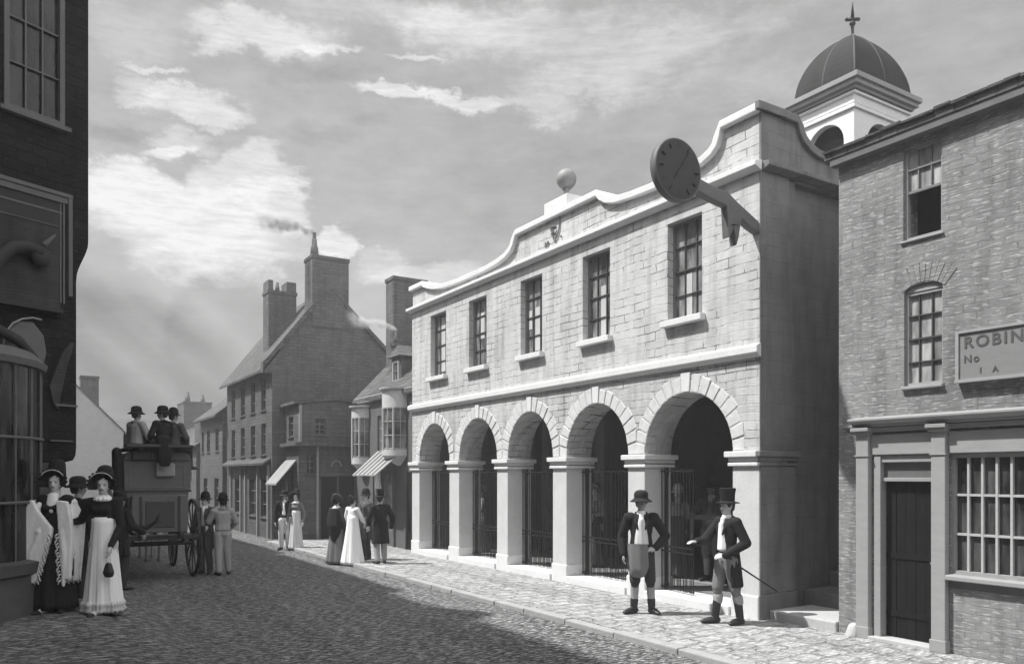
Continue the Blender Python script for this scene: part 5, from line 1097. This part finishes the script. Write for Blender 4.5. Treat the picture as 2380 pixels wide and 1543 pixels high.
# body cross-section (x, z), waisted, extruded along the street
sec = [(-.47, .98), (.47, .98), (.53, 1.25), (.57, 1.68), (.60, 1.72), (.62, 2.30), (.56, 2.44), (.30, 2.50), (-.30, 2.50), (-.56, 2.44), (-.62, 2.30), (-.60, 1.72), (-.57, 1.68), (-.53, 1.25)]
MB(ywall(YB, XC)).slab(sec, [], .0, 1.9).build('body', M['coach'], co, bevel=.02)
MB(ywall(YB, XC)).box(-.615, .615, -.018, .0, 1.68, 1.715).box(-.60, .60, -.012, .0, 2.28, 2.31).build('moulding', M['wood'], co)
MB(ywall(YB, XC)).slab([(-.50, .90), (.50, .90), (.52, 1.30), (.50, 1.62), (-.50, 1.62), (-.52, 1.30)], [], -.28, -.001).build('boot', M['coach'], co, bevel=.03)
MB(ywall(YB, XC)).box(-.26, .26, -.30, -.281, 1.0, 1.5).box(-.03, .03, -.315, -.30, 1.1, 1.3).build('boot_flap', M['coachroof'], co, bevel=.01)
MB(ywall(YB, XC)).box(-.62, .62, -.06, 1.95, 2.50, 2.535).box(-.62, .62, -.06, -.03, 2.535, 2.60).build('roof_rail', M['coachroof'], co, bevel=.01)
MB(ywall(YB, XC)).box(-.60, .60, -.36, .05, 2.535, 2.60).box(-.60, .60, .10, .16, 2.535, 2.80).build('roof_seat', M['coachroof'], co, bevel=.02)
for sx in (-1, 1): MB(xwall(XC+sx*.6)).box(Y(18.1), Y(17.3), -.02, .02, 1.75, 2.25).build('window', M['glassdark'], co)
un = MB(); un.bar((XC-.62, 16.62, .80), (XC+.62, 16.62, .80), .09, .10).bar((XC-.40, 16.5, .86), (XC-.40, 19.8, .86), .07).bar((XC+.40, 16.5, .86), (XC+.40, 19.8, .86), .07).tube([(XC-.72, 17.35, .62), (XC+.72, 17.35, .62)], .045, 8).tube([(XC-.68, 19.55, .46), (XC+.68, 19.55, .46)], .04, 8)
for sx in (-.45, .45): un.tube([(XC+sx, 16.5, .78), (XC+sx, 16.9, .68), (XC+sx, 17.35, .66), (XC+sx, 17.8, .70), (XC+sx, 18.2, .80)], .03, 6)
un.build('undercarriage', M['wood'], co)
MB(ywall(16.555, XC)).box(-.56, .56, -.02, .0, .835, .862).build('beam_edge', M['woodpale'], co)
def wheel(x, y, r, spokes, par):
    z = RZ+r; T = Matrix.Translation((x, y, z))@Matrix.Rotation(R(90), 4, 'Y')
    m = MB(T); m.lathe([(r-.06, -.022), (r-.06, .022), (r-.012, .024), (r-.012, -.024), (r-.06, -.022)], (0, 0, 0), 40, cap=False); w = m.build('wheel', M['wood'], par)
    MB(T).lathe([(r-.011, -.026), (r-.011, .026), (r, .025), (r, -.025), (r-.011, -.026)], (0, 0, 0), 40, cap=False).build('tyre', M['iron'], w)
    s = MB(T)
    for k in range(spokes): a = 2*math.pi*k/spokes; s.tube([(.07*math.cos(a), .07*math.sin(a), 0), ((r-.07)*math.cos(a), (r-.07)*math.sin(a), 0)], [.020, .014], 6)
    s.build('spoke', M['wood'], w)
    MB(T).lathe([(.03, -.10), (.06, -.08), (.08, -.03), (.08, .03), (.06, .08), (.04, .11), (.02, .12)], (0, 0, 0), 16).build('hub', M['wood'], w, smooth=True)
for sx in (-1, 1): wheel(XC+sx*.74, 17.35, .80, 12, co); wheel(XC+sx*.70, 19.55, .56, 12, co)
MB().bar((XC, 19.6, .55), (XC, 22.6, .80), .07).build('pole', M['wood'], co)
MB(ywall(18.7, XC)).slab([(-.55, 1.5), (.55, 1.5), (.55, 2.45), (-.55, 2.45)], [], 0, .45).build('driver_box', M['coach'], co, bevel=.03)
MB(ywall(YB, XC)).box(-.50, .50, -.012, .0, 1.76, 1.785).box(-.50, .50, -.012, .0, 2.215, 2.24).box(-.50, -.475, -.012, .0, 1.785, 2.215).box(.475, .50, -.012, .0, 1.785, 2.215).build('panel_moulding', M['woodpale'], co)
for sx in (-.34, .34): MB(ywall(YB, XC)).box(sx-.025, sx+.025, -.292, -.2805, .92, 1.60).build('strap', M['leather'], co)
for sx in (-1, 1): MB().lathe([(.02, 0), (.05, .02), (.055, .16), (.06, .17), (.03, .22), (.015, .26)], (XC+sx*.68, 18.6, 1.75), 10).build('lamp', M['barmid'], co)
for sx in (-.36, .36): MB().tube([(XC+sx, 16.45, .80), (XC+sx, 16.5, .95), (XC+sx, 16.75, 1.0)], .022, 6).build('spring', M['iron'], co)
# luggage hung on the back and roof
o = MB(ywall(YB, XC)).box(-.05, .30, -.10, -.02, 1.98, 2.25).build('travelling_case', M['lightgrey'], bevel=.03); tag(o, 'small pale case strapped on the back of the stagecoach', 'case')
o = MB(ywall(YB, XC)).box(-.48, -.12, -.10, -.02, 2.30, 2.46).build('rolled_rug', M['darkgrey'], bevel=.03); tag(o, 'rolled grey rug strapped under the seated passengers of the coach', 'rug')
o = MB(ywall(YB, XC)).hull((-.70, .10, 1.9), (.10, .16, .1), (-.72, .10, 2.45), (.09, .15, .1)).hull((-.70, .10, 1.9), (.10, .16, .1), (-.66, .06, 1.3), (.08, .12, .2)).build('hanging_bundle', M['black'], remesh=.015, soften=3); tag(o, 'long black bundle hanging at the left side of the stagecoach', 'bundle')
sit = dict(hipL=(.055, 0, .52), kL=(.07, -.22, .53), aL=(.07, -.24, .30), hipR=(-.055, 0, .52), kR=(-.07, -.22, .53), aR=(-.07, -.24, .30), eL=(.16, -.03, .655), wL=(.10, -.14, .60), eR=(-.16, -.03, .655), wR=(-.10, -.14, .60), dL=(-.3, -1, -.2), dR=(.3, -1, -.2))
def seated(label, x, y, face, H, coat, seat_z, turn=0., hat='round', **kw):
    ps = dict(sit); ps.update(kw); ps['turn'] = turn
    p = Person(label, (x, y, seat_z-.46*H), face, H, .012, 'passengers on the coach roof', ps, skin='skinshade'); p.root.location.z = seat_z; WM[p.root] = Matrix.Translation((x, y, seat_z))
    for c in p.root.children: c.matrix_parent_inverse = WM[p.root].inverted()
    p.hair(); p.legs('charcoal', 'trousers'); p.coat(coat, 'jacket'); p.hat(hat, 'felt'); return p
seated('passenger in pale coat seated at the left of the coach roof, back turned', XC-.38, 16.75, facing(.45, -1), 1.56, 'lightgrey', 2.44, 0., 'round')
p = seated('passenger in black coat and broad hat in the middle of the coach roof, head turned', XC+.06, 16.62, facing(-.9, -.35), 1.56, 'black', 2.46, R(30), 'round')
q = MB(); q.hull((XC+.06, 16.50, 2.70), (.16, .12, .1), (XC+.08, 16.44, 2.35), (.13, .07, .08)).hull((XC+.08, 16.44, 2.35), (.13, .07, .08), (XC+.08, 16.46, 2.20), (.10, .05, .03)); q.build('coat_skirt', M['black'], p.root, remesh=.014, soften=3)
seated('passenger in grey cape at the right of the coach roof', XC+.30, 16.85, facing(.2, -1), 1.55, 'darkgrey', 2.44, R(-20), 'bowl')
# ------------------------------------------------------------------ horses
def make_horse(label, x, y, mat):
    h = thing('horse', label, 'horse', (x, y, RZ), 0, 'coach horses')
    T = Matrix.Translation((x, y, RZ)); m = MB(T)                      # faces +Y
    m.hull((0, -.55, 1.12), (.24, .26, .27), (0, .05, 1.06), (.25, .3, .28)).hull((0, .05, 1.06), (.25, .3, .28), (0, .50, 1.10), (.22, .24, .30))
    m.chain([((0, .60, 1.20), .19), ((0, .85, 1.48), .14), ((0, 1.0, 1.68), .11)]).chain([((0, 1.02, 1.70), .11), ((0, 1.22, 1.56), .085), ((0, 1.38, 1.40), .06)])
    for sx in (1, -1):
        m.hull((sx*.05, .98, 1.78), .03, (sx*.06, .97, 1.90), .012)
        m.chain([((sx*.13, .52, 1.0), .12), ((sx*.14, .50, .62), .065), ((sx*.14, .50, .56), .055), ((sx*.14, .51, .20), .036), ((sx*.14, .55, .10), .04)]).hull((sx*.14, .55, .09), (.045, .045, .03), (sx*.14, .58, .035), (.055, .06, .035))
        m.chain([((sx*.14, -.62, 1.05), .16), ((sx*.15, -.50, .76), .10), ((sx*.14, -.76, .52), .058), ((sx*.14, -.74, .46), .05), ((sx*.14, -.68, .18), .036), ((sx*.14, -.64, .10), .04)]).hull((sx*.14, -.64, .09), (.045, .045, .03), (sx*.14, -.60, .035), (.055, .06, .035))
    b = m.build('body', M[mat], h, remesh=.022, soften=3)
    MB(T).chain([((0, -.80, 1.28), .05), ((0, -.92, 1.05), .06), ((0, -.92, .65), .03)]).build('tail', M['hair'], h, smooth=True)
    MB(T).chain([((0, .62, 1.42), .04), ((0, .84, 1.64), .05), ((0, .98, 1.82), .03)]).build('mane', M['hair'], h, smooth=True)
    MB(T).lathe([(.24, -.06), (.26, 0), (.24, .06), (.20, .06), (.22, 0), (.20, -.06), (.24, -.06)], (0, .62, 1.25), 20, cap=False).build('collar', M['leather'], h)
    return h
make_horse('bay coach horse on the left ahead of the stagecoach', XC-.42, 21.3, 'horse'); make_horse('grey coach horse on the right ahead of the stagecoach', XC+.42, 21.3, 'horsepale')
# ------------------------------------------------------------------ smoke and haze
def smoke(label, c0, length, rise, wav, r0, r1, d0, d1, col):
    L = -CAMR; c0 = V(c0)
    mt = bpy.data.materials.new('smoke'); mt.use_nodes = True; t = mt.node_tree; t.nodes.clear(); N = NT(t)
    o_ = N.n('ShaderNodeTexCoord').outputs['Object']
    w = N.n('ShaderNodeTexNoise', {'Vector': o_, 'Scale': 2.2, 'Detail': 3}).outputs[1]
    v = N.vm('SUBTRACT', N.vm('ADD', o_, N.vm('MULTIPLY', N.vm('SUBTRACT', w, (.5, .5, .5)), (.30, .30, .34))), tuple(c0))
    al = N.n('ShaderNodeVectorMath', {0: v, 1: tuple(L)}, operation='DOT_PRODUCT').outputs['Value']; f = N.m('DIVIDE', al, length)
    cz_ = N.m('ADD', N.m('MULTIPLY', f, rise), N.m('MULTIPLY', N.m('SINE', N.m('MULTIPLY', f, 7.)), wav))
    off = N.vm('SUBTRACT', N.vm('SUBTRACT', v, N.n('ShaderNodeVectorMath', {0: tuple(L), 'Scale': al}, operation='SCALE').outputs[0]), N.xyz(0., 0., cz_))
    d = N.n('ShaderNodeVectorMath', {0: off}, operation='LENGTH').outputs['Value']
    rad = N.m('MAXIMUM', N.m('ADD', r0, N.m('MULTIPLY', f, r1-r0)), .02)
    g = N.mr(N.m('DIVIDE', d, rad), 1., .1, 0., 1.)
    g = N.m('MULTIPLY', g, N.m('MULTIPLY', N.mr(f, -.04, .03, 0., 1.), N.mr(f, 1., .55, 0., 1.)))
    nz = N.mr(N.noise(o_, 4.5, 5, .65), .36, .62, .05, 1.)
    den = N.m('MULTIPLY', N.m('MULTIPLY', g, nz), N.m('ADD', d0, N.m('MULTIPLY', f, d1-d0)))
    vv = N.n('ShaderNodeVolumePrincipled', {'Color': (col, col, col, 1), 'Density': den, 'Anisotropy': .0}); N.n('ShaderNodeOutputMaterial', {1: vv.outputs[0]})
    m = MB(); R_ = max(r0, r1)*1.25; D = CAMF*R_
    for a in (-.15, length*1.08):
        for s_ in (-1, 1):
            for z in (-R_, R_): m.v.append(tuple(c0+L*a+D*s_+V((0, 0, z+(rise*a/length if a > 0 else 0)))))
    m.f = [(0, 1, 3, 2), (4, 6, 7, 5), (0, 4, 5, 1), (2, 3, 7, 6), (0, 2, 6, 4), (1, 5, 7, 3)]
    o = m.build('chimney_smoke', mt); o.data.materials.clear(); o.data.materials.append(mt); tag(o, label, 'smoke', kind='stuff')
smoke('thin grey smoke drifting left from the tall flue of the gabled house', (8.52, 26.2, 10.22), 2.3, .55, .07, .13, .50, 11.0, 2.6, .32)
smoke('white smoke drifting left from the small pot of the bow windowed house', (9.80, 22.3, 6.47), 1.6, .42, .04, .12, .34, 14., 7., .99)
hz = MB().box(-40, 60, -45, 110, -1.2, 17.0).build('haze', M['void']); hz['kind'] = 'stuff'
mt = bpy.data.materials.new('haze'); mt.use_nodes = True; t = mt.node_tree; t.nodes.clear(); N = NT(t)
v = N.n('ShaderNodeVolumePrincipled', {'Color': (.95, .95, .95, 1), 'Density': .0045, 'Anisotropy': .2}); N.n('ShaderNodeOutputMaterial', {1: v.outputs[0]})
hz.data.materials.clear(); hz.data.materials.append(mt); hz.display_type = 'WIRE'
